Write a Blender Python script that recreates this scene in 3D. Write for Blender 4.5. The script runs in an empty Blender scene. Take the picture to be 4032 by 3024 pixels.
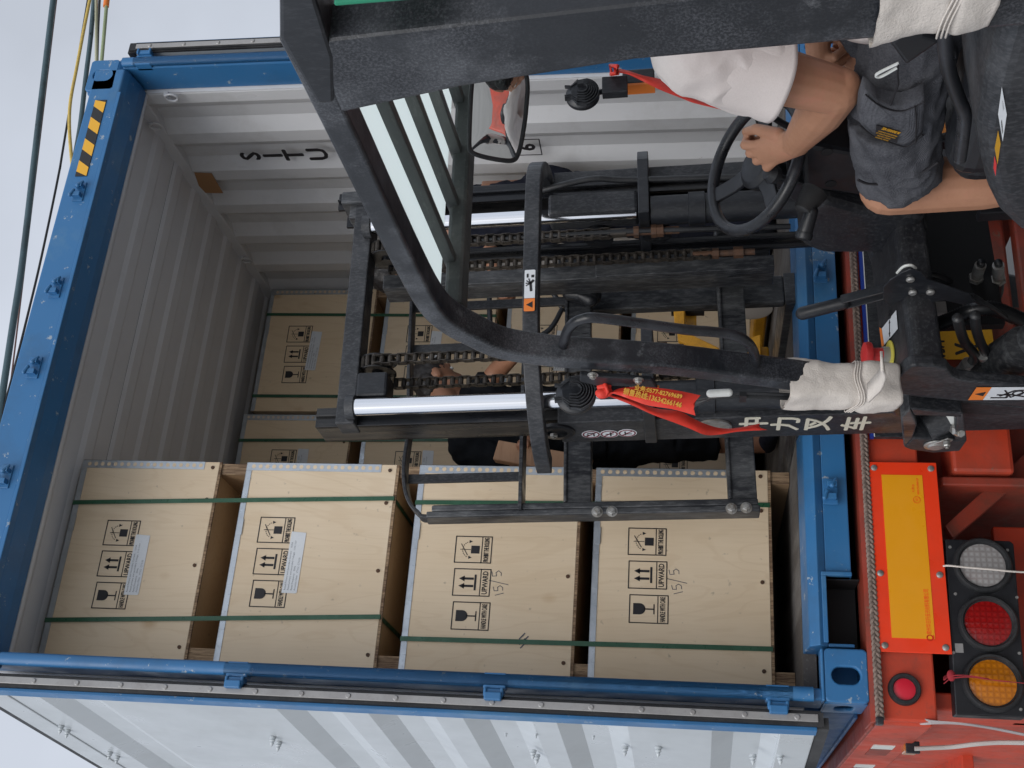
import bpy, bmesh, math, random
from mathutils import Vector, Matrix, Euler, noise as mnoise
random.seed(7)
PI = math.pi
scene = bpy.context.scene
COL = scene.collection

# ------------------------------------------------------------------ camera
CAM = Vector((-0.6276, -3.5073, 0.4808)); YAW, PIT, ROL = 0.4326, 0.1577, 0.0042
F_PX = 4633.0
def cam_axes():
    cy, sy, cp, sp = math.cos(YAW), math.sin(YAW), math.cos(PIT), math.sin(PIT)
    f = Vector((sy*cp, cy*cp, sp)); r = Vector((cy, -sy, 0)); u = r.cross(f)
    cr, sr = math.cos(ROL), math.sin(ROL)
    return r*cr + u*sr, -r*sr + u*cr, f
CR, CU, CF = cam_axes()
cam_d = bpy.data.cameras.new('camera'); cam_o = bpy.data.objects.new('camera', cam_d); COL.objects.link(cam_o)
cam_d.sensor_width = 36.0; cam_d.lens = F_PX/4032*36; cam_d.clip_start = 0.05; cam_d.clip_end = 2000
X_, Y_, Z_ = -CU, CR, -CF            # the photograph was taken with the phone on its side
cam_o.matrix_world = Matrix(((X_.x, Y_.x, Z_.x, CAM.x), (X_.y, Y_.y, Z_.y, CAM.y), (X_.z, Y_.z, Z_.z, CAM.z), (0, 0, 0, 1)))
scene.camera = cam_o

# ------------------------------------------------------------------ world, sun, exposure
SUN_EL, SUN_AZ = math.radians(40), math.radians(218)     # overcast: broad soft light from behind the camera
world = bpy.data.worlds.new('World'); scene.world = world; world.use_nodes = True
nt = world.node_tree; nt.nodes.clear()
wo = nt.nodes.new('ShaderNodeOutputWorld'); bg = nt.nodes.new('ShaderNodeBackground')
sky = nt.nodes.new('ShaderNodeTexSky'); sky.sky_type = 'NISHITA'; sky.sun_disc = False
sky.sun_elevation = SUN_EL; sky.sun_rotation = SUN_AZ; sky.air_density = 1.0; sky.dust_density = 4.0
hs = nt.nodes.new('ShaderNodeHueSaturation'); hs.inputs['Saturation'].default_value = 0.30
tc = nt.nodes.new('ShaderNodeTexCoord'); nz = nt.nodes.new('ShaderNodeTexNoise'); nz.inputs['Scale'].default_value = 2.2
nz.inputs['Detail'].default_value = 5; nz.inputs['Roughness'].default_value = 0.5
mr = nt.nodes.new('ShaderNodeMapRange'); mr.inputs['From Min'].default_value = .35; mr.inputs['From Max'].default_value = .65
mr.inputs['To Min'].default_value = 0.72; mr.inputs['To Max'].default_value = 1.0
mx = nt.nodes.new('ShaderNodeMix'); mx.data_type = 'RGBA'; mx.inputs['Factor'].default_value = 0.75
mx.inputs[7].default_value = (4.9, 5.3, 6.05, 1)
ml = nt.nodes.new('ShaderNodeVectorMath'); ml.operation = 'SCALE'
nt.links.new(sky.outputs[0], hs.inputs['Color']); nt.links.new(hs.outputs[0], mx.inputs[6])
nt.links.new(tc.outputs['Generated'], nz.inputs['Vector']); nt.links.new(nz.outputs[0], mr.inputs[0])
nt.links.new(mx.outputs[2], ml.inputs[0]); nt.links.new(mr.outputs[0], ml.inputs['Scale'])
nt.links.new(ml.outputs[0], bg.inputs[0]); bg.inputs[1].default_value = 0.15
nt.links.new(bg.outputs[0], wo.inputs[0])
sun_d = bpy.data.lights.new('sun', 'SUN'); sun_o = bpy.data.objects.new('sun', sun_d); COL.objects.link(sun_o)
sun_d.energy = 1.2; sun_d.angle = math.radians(45); sun_d.color = (1.0, 0.97, 0.93)
sdir = Vector((math.sin(SUN_AZ)*math.cos(SUN_EL), math.cos(SUN_AZ)*math.cos(SUN_EL), math.sin(SUN_EL)))
sun_o.rotation_euler = sdir.to_track_quat('Z', 'Y').to_euler()
scene.view_settings.view_transform = 'Standard'; scene.view_settings.look = 'None'
scene.view_settings.gamma = 1; scene.view_settings.exposure = 0.2
scene.render.film_transparent = False
scene.cycles.max_bounces = 8; scene.cycles.diffuse_bounces = 7

# ------------------------------------------------------------------ survey: photograph points carried onto known planes
SC = 4032/2212
def ray(x, y):
    u = 3024 - y*SC; v = x*SC
    return CR*((u-1512)/F_PX) + CU*(-(v-2016)/F_PX) + CF
AX = {'X': 0, 'Y': 1, 'Z': 2}
def hit(o, d, ax, v):
    i = AX[ax]; return o + d*((v-o[i])/d[i])
def WH(x, y, ax, v): return hit(CAM, ray(x, y), ax, v)
LIFT_T = Matrix.Translation((1.1, -.5, -1.2)) @ Matrix.Rotation(math.radians(-2.5), 4, 'Y')   # the lift truck leans a little on the yard
LI = LIFT_T.inverted(); CAML = LI @ CAM; L3 = LI.to_3x3()
def LH(x, y, ax, v): return hit(CAML, L3 @ ray(x, y), ax, v)

# ------------------------------------------------------------------ materials
def newmat(name):
    m = bpy.data.materials.new(name); m.use_nodes = True
    return m, m.node_tree, m.node_tree.nodes['Principled BSDF']
def rgb(c): return (c[0], c[1], c[2], 1)
def coords(t, scale=(1, 1, 1), rnd=True):
    tc = t.nodes.new('ShaderNodeTexCoord'); mp = t.nodes.new('ShaderNodeMapping'); mp.inputs['Scale'].default_value = scale
    if rnd:
        oi = t.nodes.new('ShaderNodeObjectInfo'); mu = t.nodes.new('ShaderNodeVectorMath'); mu.operation = 'SCALE'
        mu.inputs[0].default_value = (37, 53, 71); t.links.new(oi.outputs['Random'], mu.inputs['Scale'])
        ad = t.nodes.new('ShaderNodeVectorMath'); t.links.new(tc.outputs['Object'], ad.inputs[0]); t.links.new(mu.outputs[0], ad.inputs[1])
        t.links.new(ad.outputs[0], mp.inputs['Vector'])
    else: t.links.new(tc.outputs['Object'], mp.inputs['Vector'])
    return mp.outputs[0]
def noise_fac(t, vec, scale, lo, hi, detail=4, rough=.6, a=0., b=1.):
    n = t.nodes.new('ShaderNodeTexNoise'); n.inputs['Scale'].default_value = scale; n.inputs['Detail'].default_value = detail
    n.inputs['Roughness'].default_value = rough; t.links.new(vec, n.inputs['Vector'])
    r = t.nodes.new('ShaderNodeMapRange'); r.inputs['From Min'].default_value = lo; r.inputs['From Max'].default_value = hi
    r.inputs['To Min'].default_value = a; r.inputs['To Max'].default_value = b
    t.links.new(n.outputs[0], r.inputs[0]); return r.outputs[0]
def mixc(t, fac, a, b):
    m = t.nodes.new('ShaderNodeMix'); m.data_type = 'RGBA'
    if fac is not None: t.links.new(fac, m.inputs[0])
    for i, c in ((6, a), (7, b)):
        if isinstance(c, tuple): m.inputs[i].default_value = rgb(c)
        else: t.links.new(c, m.inputs[i])
    return m.outputs[2]
def math2(t, op, a, b):
    m = t.nodes.new('ShaderNodeMath'); m.operation = op
    for i, c in ((0, a), (1, b)):
        if isinstance(c, (int, float)): m.inputs[i].default_value = c
        else: t.links.new(c, m.inputs[i])
    return m.outputs[0]
def bump(t, b, h, s=.3, d=.002):
    n = t.nodes.new('ShaderNodeBump'); n.inputs['Strength'].default_value = s; n.inputs['Distance'].default_value = d
    t.links.new(h, n.inputs['Height']); t.links.new(n.outputs[0], b.inputs['Normal'])
def worn(name, base, worn_c, rough=.5, metal=0., big=(.48, .62), bscale=4., fine=(.55, .75), fscale=90., stretch=(1, 1, 1), bs=.15, spec=.5, amount=1.):
    """paint with wear and dust in two sizes"""
    m, t, b = newmat(name); v = coords(t, stretch)
    f1 = noise_fac(t, v, bscale, big[0], big[1], 6, .65, 0, .6*amount); f2 = noise_fac(t, v, fscale, fine[0], fine[1], 4, .7, 0, .6*amount)
    f = math2(t, 'ADD', f1, f2); mn = t.nodes.new('ShaderNodeClamp'); t.links.new(f, mn.inputs[0])
    t.links.new(mixc(t, mn.outputs[0], base, worn_c), b.inputs['Base Color'])
    r = noise_fac(t, v, bscale*3, .3, .7, 3, .6, max(.05, rough-.12), min(1, rough+.15)); t.links.new(r, b.inputs['Roughness'])
    b.inputs['Metallic'].default_value = metal; b.inputs['Specular IOR Level'].default_value = spec
    if bs: bump(t, b, noise_fac(t, v, fscale, .2, .8), bs, .001)
    return m
def plain(name, c, rough=.5, metal=0., spec=.5, **k):
    m, t, b = newmat(name); b.inputs['Base Color'].default_value = rgb(c); b.inputs['Roughness'].default_value = rough
    b.inputs['Metallic'].default_value = metal; b.inputs['Specular IOR Level'].default_value = spec
    for kk, vv in k.items(): b.inputs[kk].default_value = vv
    return m
M = {}
def chipped(m, chip, scale=22, lo=.66, hi=.69, grime=(.03, .035, .04), gl=.50, gh=.80, ga=.45):
    t = m.node_tree; b = t.nodes['Principled BSDF']; src = b.inputs['Base Color'].links[0].from_socket; v = coords(t, (1, 1, 1))
    c = mixc(t, noise_fac(t, v, 3.2, gl, gh, 6, .7, 0, ga), src, grime)
    c = mixc(t, noise_fac(t, v, scale, lo, hi, 8, .75), c, chip)
    t.links.new(c, b.inputs['Base Color']); return m
M['blue'] = worn('blue_container_paint', (.030, .150, .345), (.10, .22, .34), .42, big=(.56, .72), bscale=2.5, fine=(.66, .8), fscale=35, bs=.08)
M['blue_dark'] = worn('blue_rail_paint', (.012, .07, .19), (.05, .10, .16), .5, bs=.08)
M['white'] = worn('grey_white_inner_paint', (.63, .64, .66), (.52, .53, .55), .38, big=(.5, .7), bscale=1.2, fine=(.7, .85), fscale=12, stretch=(1, 1, .35), bs=.05)
M['ceil'] = worn('grey_white_roof_paint', (.66, .675, .71), (.56, .57, .60), .45, big=(.5, .7), bscale=1.5, fine=(.7, .85), fscale=15, bs=.05)
M['doorw'] = worn('pale_door_paint', (.50, .54, .57), (.42, .45, .48), .35, big=(.52, .7), bscale=2., fine=(.68, .8), fscale=20, bs=.05)
M['rubber'] = worn('black_rubber', (.012, .013, .015), (.05, .05, .052), .6, bs=.1)
M['alu'] = worn('dull_aluminium', (.36, .355, .35), (.26, .25, .245), .45, .35, bs=.05)
M['galv'] = worn('galvanised_strip', (.50, .54, .58), (.34, .38, .42), .38, .75, big=(.4, .7), bscale=12, fscale=60, bs=.1)
M['strap'] = worn('green_plastic_strap', (.018, .085, .042), (.04, .13, .075), .35, big=(.5, .7), bscale=15, fscale=200, bs=.2)
M['floor'] = worn('dusty_container_floor', (.075, .066, .060), (.20, .19, .18), .8, stretch=(1, .2, 1), bs=.2)
M['black'] = worn('black_machine_paint', (.010, .012, .016), (.060, .063, .070), .42, big=(.50, .80), bscale=4, fine=(.50, .80), fscale=150, stretch=(1, 1, .35), bs=.15, amount=.9)
M['blackd'] = worn('dusty_black_paint', (.013, .015, .019), (.095, .098, .105), .5, big=(.46, .74), bscale=6, fine=(.46, .74), fscale=170, stretch=(1, 1, .45), bs=.2, amount=.9)
M['guard'] = worn('grey_black_guard_paint', (.013, .015, .020), (.17, .178, .195), .40, big=(.44, .74), bscale=3, fine=(.44, .74), fscale=230, bs=.05, amount=.9)
M['grease'] = worn('greasy_black_steel', (.010, .011, .014), (.055, .053, .05), .28, .3, big=(.45, .6), bscale=9, fscale=60, stretch=(1, 1, .15), bs=.2)
M['steel'] = worn('scraped_grey_steel', (.022, .024, .029), (.14, .145, .15), .38, .3, big=(.44, .66), bscale=8, fine=(.46, .68), fscale=90, stretch=(1, 1, .25), bs=.2, amount=.9)
M['chain'] = worn('dark_greasy_chain', (.030, .027, .025), (.11, .095, .08), .45, .5, big=(.4, .6), bscale=25, fscale=150, bs=.2)
M['chrome'] = plain('chrome_rod', (.80, .81, .84), .10, 1.)
M['bolt'] = worn('zinc_bolt', (.40, .40, .39), (.22, .19, .15), .4, .7, bscale=30, bs=.1)
M['rust'] = worn('rusty_thread', (.10, .050, .028), (.05, .035, .028), .7, .2, bscale=40, bs=.3)
M['plastic'] = worn('black_grained_plastic', (.010, .011, .014), (.045, .048, .055), .40, big=(.5, .85), bscale=6, fine=(.56, .85), fscale=300, bs=.12, amount=.7)
M['plasticg'] = worn('dusty_black_plastic', (.016, .017, .021), (.12, .125, .13), .42, big=(.50, .80), bscale=5, fine=(.5, .8), fscale=120, bs=.12, amount=.9)
M['wheel'] = worn('soft_black_rim', (.012, .013, .016), (.04, .042, .05), .33, bscale=9, bs=.04)
M['roofbar'] = worn('grey_green_roof_bars', (.055, .061, .060), (.13, .137, .128), .5, stretch=(1, .2, 1), bs=.1)
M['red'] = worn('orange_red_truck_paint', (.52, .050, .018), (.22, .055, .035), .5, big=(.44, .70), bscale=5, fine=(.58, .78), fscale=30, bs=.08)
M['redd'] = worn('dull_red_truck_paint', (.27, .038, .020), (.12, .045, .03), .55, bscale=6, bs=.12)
M['reflr'] = worn('fluorescent_red_sheet', (.85, .050, .012), (.60, .05, .02), .35, big=(.6, .8), fine=(.7, .85), bs=.03)
M['refly'] = worn('yellow_reflective_sheet', (.80, .335, .010), (.60, .28, .02), .35, big=(.6, .8), fine=(.68, .85), fscale=120, bs=.03)
M['yellow'] = worn('yellow_painted_steel', (.62, .30, .015), (.30, .14, .02), .45, bscale=9, bs=.1)
M['tapew'] = plain('white_retro_tape', (.66, .68, .66), .4)
M['paper'] = worn('white_paper', (.66, .69, .72), (.55, .58, .62), .6, bs=.03)
M['ink'] = plain('black_ink', (.012, .011, .014), .6)
M['inkg'] = plain('grey_print', (.16, .17, .20), .6)
M['pencil'] = plain('pencil_mark', (.07, .08, .11), .6)
M['felt'] = worn('cream_felt_cloth', (.66, .61, .56), (.52, .48, .44), .95, big=(.45, .75), bscale=6, fine=(.45, .8), fscale=260, bs=.9, spec=.1)
M['ribbon'] = worn('red_ribbon', (.70, .040, .022), (.56, .035, .022), .55, bscale=20, bs=.1)
M['gold'] = plain('gold_print', (.72, .42, .06), .5)
M['cream'] = plain('cream_letters', (.62, .60, .50), .6)
M['orange'] = plain('orange_plastic', (.75, .20, .03), .5)
M['red_btn'] = plain('red_button', (.62, .04, .04), .4)
M['yellow_ring'] = plain('yellow_ring', (.70, .62, .10), .5)
M['green'] = plain('green_plate', (.01, .22, .12), .4)
M['plate'] = worn('licence_plate_yellow', (.52, .27, .012), (.35, .2, .02), .45, bs=.05)
M['mirror'] = plain('mirror_glass', (.80, .82, .83), .02, 1.)
M['hazy'] = plain('hazard_yellow', (.80, .42, .03), .5)
M['hazk'] = plain('hazard_black', (.02, .02, .022), .6)
M['masking'] = plain('brown_tape', (.36, .19, .08), .6)
M['hose'] = worn('black_rubber_hose', (.012, .013, .015), (.035, .036, .038), .4, bs=.05)
M['cableg'] = plain('grey_cable', (.42, .40, .38), .5)
M['web'] = worn('grey_webbing', (.42, .38, .38), (.3, .27, .27), .8, bs=.2)
M['pipe'] = worn('blue_green_pipe', (.055, .10, .12), (.03, .05, .06), .4, bs=.03)
M['ropey'] = worn('yellow_rope', (.60, .44, .12), (.42, .3, .1), .8, bscale=30, bs=.3)
M['bamboo'] = worn('pale_bamboo', (.42, .42, .30), (.3, .3, .2), .6, bs=.1)
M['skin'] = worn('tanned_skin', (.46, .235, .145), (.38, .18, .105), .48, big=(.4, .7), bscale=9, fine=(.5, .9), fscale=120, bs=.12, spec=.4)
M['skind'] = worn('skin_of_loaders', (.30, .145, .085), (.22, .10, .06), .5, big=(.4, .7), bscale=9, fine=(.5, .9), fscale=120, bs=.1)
M['hair'] = worn('black_hair', (.012, .010, .010), (.03, .026, .024), .5, bscale=40, fscale=200, bs=.6)
M['shirt'] = worn('white_pink_cotton', (.77, .70, .67), (.69, .62, .59), .85, big=(.4, .7), bscale=7, fine=(.4, .8), fscale=300, bs=.25, spec=.15)
M['navy'] = worn('dark_navy_cloth', (.012, .014, .024), (.022, .025, .036), .85, bscale=8, fscale=250, bs=.4, spec=.15)
M['blackcloth'] = worn('black_cloth', (.006, .007, .009), (.011, .012, .015), .9, bscale=8, fscale=250, bs=.4, spec=.1)
M['braid'] = worn('grimy_rope', (.26, .20, .17), (.10, .08, .07), .9, big=(.4, .65), bscale=14, fscale=150, bs=.5, spec=.1)
M['board'] = worn('rough_timber', (.34, .20, .12), (.20, .11, .065), .8, bscale=10, fscale=60, stretch=(.15, 1, 1), bs=.4)
M['ground'] = worn('concrete_yard', (.27, .262, .245), (.20, .196, .186), .9, big=(.4, .65), bscale=.7, fine=(.5, .8), fscale=9, bs=.3)
def cover_mat():
    m, t, b = newmat('milky_roof_cover'); b.inputs['Base Color'].default_value = (.80, .86, .82, 1); b.inputs['Roughness'].default_value = .5
    tr_ = t.nodes.new('ShaderNodeBsdfTranslucent'); tr_.inputs[0].default_value = (.90, .95, .935, 1); mx_ = t.nodes.new('ShaderNodeMixShader'); mx_.inputs[0].default_value = .85
    o = [n for n in t.nodes if n.type == 'OUTPUT_MATERIAL'][0]; t.links.new(b.outputs[0], mx_.inputs[1]); t.links.new(tr_.outputs[0], mx_.inputs[2]); t.links.new(mx_.outputs[0], o.inputs[0]); return m
M['cover'] = cover_mat()
M['dark'] = plain('black_steel_and_shade', (.006, .006, .007), .7)  # near-black: stands for shade in gaps, holes, recesses; also on axle and pump
def denim():
    m, t, b = newmat('charcoal_denim'); v = coords(t)
    w = t.nodes.new('ShaderNodeTexWave'); w.inputs['Scale'].default_value = 260; w.inputs['Distortion'].default_value = 2; t.links.new(v, w.inputs[0])
    f = noise_fac(t, v, 7, .38, .66, 6, .7); f2 = noise_fac(t, v, 260, .3, .8, 2, .5, 0, .5)
    c = mixc(t, f, (.052, .054, .064), (.115, .118, .132)); c = mixc(t, f2, c, (.16, .163, .178))
    t.links.new(c, b.inputs['Base Color']); b.inputs['Roughness'].default_value = .9; b.inputs['Specular IOR Level'].default_value = .1
    h = math2(t, 'ADD', math2(t, 'MULTIPLY', w.outputs[1], .15), noise_fac(t, v, 14, .3, .7, 4, .6)); bump(t, b, h, .6, .006)
    return m
M['denim'] = denim()
def plywood(name, a, c2, knots=True):
    m, t, b = newmat(name); v = coords(t, (1, 1, 1))
    vs = t.nodes.new('ShaderNodeMapping'); vs.inputs['Scale'].default_value = (2.2, 2.2, .55); t.links.new(v, vs.inputs[0])
    n = t.nodes.new('ShaderNodeTexNoise'); n.inputs['Scale'].default_value = 1.6; n.inputs['Detail'].default_value = 3; n.inputs['Distortion'].default_value = 1.3
    t.links.new(vs.outputs[0], n.inputs['Vector'])
    rings = math2(t, 'SINE', math2(t, 'MULTIPLY', n.outputs[0], 55.), 0.)
    r = t.nodes.new('ShaderNodeMapRange'); r.inputs[1].default_value = .72; r.inputs[2].default_value = 1.0; r.inputs[4].default_value = .16; t.links.new(rings, r.inputs[0])
    c = mixc(t, noise_fac(t, v, 2.6, .3, .7, 3, .5), a, c2)
    oi_ = t.nodes.new('ShaderNodeObjectInfo'); c = mixc(t, math2(t, 'MULTIPLY', oi_.outputs['Random'], .55), c, (a[0]*.96, a[1]*.87, a[2]*.72))
    c = mixc(t, r.outputs[0], c, (c2[0]*.78, c2[1]*.68, c2[2]*.55))
    fg = t.nodes.new('ShaderNodeMapping'); fg.inputs['Scale'].default_value = (90, 90, 4); t.links.new(v, fg.inputs[0])
    c = mixc(t, noise_fac(t, fg.outputs[0], 1.5, .45, .8, 3, .6, 0, .16), c, (c2[0]*.7, c2[1]*.62, c2[2]*.5))
    if knots:
        vo = t.nodes.new('ShaderNodeTexVoronoi'); vo.inputs['Scale'].default_value = 4.6
        kv = t.nodes.new('ShaderNodeMapping'); kv.inputs['Scale'].default_value = (1.25, 1.0, .8); t.links.new(v, kv.inputs[0]); t.links.new(kv.outputs[0], vo.inputs['Vector'])
        kn = t.nodes.new('ShaderNodeMapRange'); kn.inputs[1].default_value = .14; kn.inputs[2].default_value = .04; kn.inputs[3].default_value = 0; kn.inputs[4].default_value = .55
        t.links.new(vo.outputs['Distance'], kn.inputs[0])
        gate = noise_fac(t, v, 3.1, .40, .50, 1, .5)
        c = mixc(t, math2(t, 'MULTIPLY', kn.outputs[0], gate), c, (.46, .29, .14))
    c = mixc(t, noise_fac(t, v, 38, .70, .78, 2, .5, 0, .4), c, (.16, .13, .11))
    t.links.new(c, b.inputs['Base Color']); b.inputs['Roughness'].default_value = .62; b.inputs['Specular IOR Level'].default_value = .3
    bump(t, b, noise_fac(t, fg.outputs[0], 1.5, .2, .8), .08, .001)
    return m
M['ply'] = plywood('birch_plywood', (.75, .63, .475), (.67, .54, .385))
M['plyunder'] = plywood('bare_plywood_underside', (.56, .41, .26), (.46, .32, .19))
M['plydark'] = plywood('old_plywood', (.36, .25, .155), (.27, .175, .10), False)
M['plyedge'] = worn('plywood_end_grain', (.36, .25, .15), (.12, .07, .04), .8, big=(.45, .55), bscale=6, fine=(.48, .52), fscale=70, stretch=(4, 1, .2), bs=.3)
def lens(name, c):
    m, t, b = newmat(name); v = coords(t, rnd=False)
    vo = t.nodes.new('ShaderNodeTexVoronoi'); vo.inputs['Scale'].default_value = 62; vo.inputs['Randomness'].default_value = .12; vo.distance = 'CHEBYCHEV'; t.links.new(v, vo.inputs['Vector'])
    f = t.nodes.new('ShaderNodeMapRange'); f.inputs[1].default_value = .1; f.inputs[2].default_value = .75; t.links.new(vo.outputs['Distance'], f.inputs[0])
    t.links.new(mixc(t, f.outputs[0], c, (c[0]*.5, c[1]*.42, c[2]*.42)), b.inputs['Base Color'])
    b.inputs['Roughness'].default_value = .12; b.inputs['Coat Weight'].default_value = .6
    bump(t, b, vo.outputs['Distance'], .5, .002)
    return m
M['lensr'] = lens('red_lamp_lens', (.30, .008, .008)); M['lensa'] = lens('amber_lamp_lens', (.55, .18, .006)); M['lensw'] = lens('clear_lamp_lens', (.34, .335, .33))

chipped(M['blue'], (.30, .36, .42), 19, .625, .64, (.035, .06, .09)); chipped(M['red'], (.20, .10, .07), 14, .64, .67, (.09, .04, .03)); chipped(M['redd'], (.16, .09, .06), 14, .62, .66, (.05, .03, .025))
chipped(M['white'], (.30, .27, .25), 9, .71, .73, (.33, .32, .31)); chipped(M['doorw'], (.33, .33, .34), 11, .70, .72, (.40, .42, .43)); chipped(M['reflr'], (.45, .12, .07), 30, .70, .72, (.5, .06, .03)); chipped(M['refly'], (.45, .30, .08), 40, .72, .74, (.6, .3, .02))
chipped(M['guard'], (.16, .165, .175), 9, .62, .72, (.010, .012, .016), .44, .56, .88); chipped(M['skin'], (.50, .215, .14), 7, .55, .75, (.36, .17, .10))
# ------------------------------------------------------------------ mesh builder
class MB:
    def __init__(s): s.v = []; s.f = []
    def add(s, vs, fs):
        k = len(s.v); s.v += [Vector(v) for v in vs]; s.f += [tuple(i+k for i in f) for f in fs]; return s
    def box(s, x0, x1, y0, y1, z0, z1):
        if x1 < x0: x0, x1 = x1, x0
        if y1 < y0: y0, y1 = y1, y0
        if z1 < z0: z0, z1 = z1, z0
        return s.add([(x0,y0,z0),(x1,y0,z0),(x1,y1,z0),(x0,y1,z0),(x0,y0,z1),(x1,y0,z1),(x1,y1,z1),(x0,y1,z1)],
              [(0,3,2,1),(4,5,6,7),(0,1,5,4),(1,2,6,5),(2,3,7,6),(3,0,4,7)])
    def obox(s, c, a, b, d):
        c, a, b, d = Vector(c), Vector(a), Vector(b), Vector(d); vs = []
        for k in (-1, 1):
            for i, j in ((-1,-1),(1,-1),(1,1),(-1,1)): vs.append(c + a*i + b*j + d*k)
        return s.add(vs, [(0,3,2,1),(4,5,6,7),(0,1,5,4),(1,2,6,5),(2,3,7,6),(3,0,4,7)])
    def prism(s, pts, ext):
        pts = [Vector(p) for p in pts]; e = Vector(ext); n = len(pts)
        return s.add(pts + [p+e for p in pts], [tuple(range(n))[::-1], tuple(range(n, 2*n))] + [(i, (i+1) % n, n+(i+1) % n, n+i) for i in range(n)])
    def sweep(s, pts, sec, up=(0, 0, 1), closed=False, cap=True, scales=None):
        """sec = list of (a,b): a along side (tangent x up), b along up'"""
        pts = [Vector(p) for p in pts]; n = len(pts); m = len(sec); vs = []; up = Vector(up)
        for i, p in enumerate(pts):
            if closed: t = pts[(i+1) % n] - pts[i-1]
            else: t = pts[min(i+1, n-1)] - pts[max(i-1, 0)]
            t.normalize(); side = t.cross(up)
            if side.length < 1e-5: side = t.cross(Vector((1, 0, 0)))
            side.normalize(); w = side.cross(t)
            k = 1.
            if 0 < i < n-1 or closed:
                t1 = (pts[i]-pts[i-1]).normalized(); t2 = (pts[(i+1) % n]-pts[i]).normalized(); k = 1/max(.6, math.sqrt(max(.01, (1+t1.dot(t2))/2)))
            sc = scales[i] if scales else 1.
            for a, b in sec: vs.append(p + side*a*sc + w*b*sc*(k if abs(t1.cross(t2).dot(side)) > .05 else 1.) if (0 < i < n-1 or closed) else p + side*a*sc + w*b*sc)
        fs = []
        for i in range(n if closed else n-1):
            j = (i+1) % n
            for q in range(m): fs.append((i*m+q, i*m+(q+1) % m, j*m+(q+1) % m, j*m+q))
        if not closed and cap: fs += [tuple(range(m))[::-1], tuple((n-1)*m+q for q in range(m))]
        return s.add(vs, fs)
    def tube(s, pts, r, n=12, closed=False):
        pts = [Vector(p) for p in pts]; N = len(pts); R = r if isinstance(r, (list, tuple)) else [r]*N
        vs = []; prev = None
        for i, p in enumerate(pts):
            t = (pts[(i+1) % N]-pts[i-1]) if closed else (pts[min(i+1, N-1)]-pts[max(i-1, 0)])
            t.normalize()
            if prev is None:
                a = t.cross(Vector((0, 0, 1)));
                if a.length < .1: a = t.cross(Vector((1, 0, 0)))
            else: a = prev - t*prev.dot(t)
            a.normalize(); prev = a; b = t.cross(a)
            for q in range(n): vs.append(p + (a*math.cos(2*PI*q/n) + b*math.sin(2*PI*q/n))*R[i])
        fs = []
        for i in range(N if closed else N-1):
            j = (i+1) % N
            for q in range(n): fs.append((i*n+q, i*n+(q+1) % n, j*n+(q+1) % n, j*n+q))
        if not closed: fs += [tuple(range(n))[::-1], tuple((N-1)*n+q for q in range(n))]
        return s.add(vs, fs)
    def cyl(s, p, q, r, r2=None, n=20): return s.tube([p, q], [r, r if r2 is None else r2], n)
    def lathe(s, o, ax, prof, n=24):
        o = Vector(o); ax = Vector(ax).normalized(); a = ax.cross(Vector((0, 0, 1)))
        if a.length < .1: a = ax.cross(Vector((1, 0, 0)))
        a.normalize(); b = ax.cross(a); vs = []
        for r, h in prof:
            for q in range(n): vs.append(o + ax*h + (a*math.cos(2*PI*q/n)+b*math.sin(2*PI*q/n))*max(r, 1e-5))
        fs = []; m = len(prof)
        for i in range(m-1):
            for q in range(n): fs.append((i*n+q, i*n+(q+1) % n, (i+1)*n+(q+1) % n, (i+1)*n+q))
        fs += [tuple(range(n))[::-1], tuple((m-1)*n+q for q in range(n))]
        return s.add(vs, fs)
    def ell(s, c, ax, n=14, m=9):
        """ellipsoid: ax = three axis vectors"""
        c = Vector(c); A = [Vector(a) for a in ax]; vs = []
        for i in range(m+1):
            th = PI*i/m
            for q in range(n): vs.append(c + A[2]*math.cos(th) + (A[0]*math.cos(2*PI*q/n) + A[1]*math.sin(2*PI*q/n))*max(math.sin(th), 1e-4))
        fs = [(i*n+q, i*n+(q+1) % n, (i+1)*n+(q+1) % n, (i+1)*n+q) for i in range(m) for q in range(n)]
        return s.add(vs, fs)
    def cap(s, p, q, r1, r2, n=14):
        p, q = Vector(p), Vector(q); d = (q-p); L = d.length; d.normalize(); pr = []
        for k in range(0, 5): a = PI/2*k/4; pr.append((r1*math.sin(a), -r1*math.cos(a)))
        for k in range(0, 5): a = PI/2*k/4; pr.append((r2*math.cos(a), L + r2*math.sin(a)))
        return s.lathe(p, d, pr, n)
    def ringplate(s, o, a, b, w, h, hw, hh, depth, n=48):
        """plate w x h in plane (a,b) with a rounded-slot hole hw x hh"""
        o, a, b, dd = Vector(o), Vector(a), Vector(b), Vector(depth); vs = []
        for lay in (Vector((0, 0, 0)), dd):
            for inner in (0, 1):
                for k in range(n):
                    t = 2*PI*(k+.5)/n; c, sn = math.cos(t), math.sin(t)
                    if not inner:
                        q = min(w/2/abs(c) if abs(c) > 1e-6 else 9, h/2/abs(sn) if abs(sn) > 1e-6 else 9); x, y = c*q, sn*q
                    else:
                        r = min(hw, hh)/2; lx, ly = hw/2-r, hh/2-r
                        x, y = (lx if c > 0 else -lx) + r*c, (ly if sn > 0 else -ly) + r*sn
                    vs.append(o + a*x + b*y + lay)
        F = []
        for k in range(n):
            j = (k+1) % n
            F += [(k, j, n+j, n+k), (2*n+k, 3*n+k, 3*n+j, 2*n+j), (k, 2*n+k, 2*n+j, j), (n+k, n+j, 3*n+j, 3*n+k)]
        return s.add(vs, F)
    def mesh(s, me, mat=None):
        k = len(s.v); s.v += [(mat @ v.co if mat else v.co.copy()) for v in me.vertices]
        s.f += [tuple(i+k for i in p.vertices) for p in me.polygons]; return s
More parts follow.
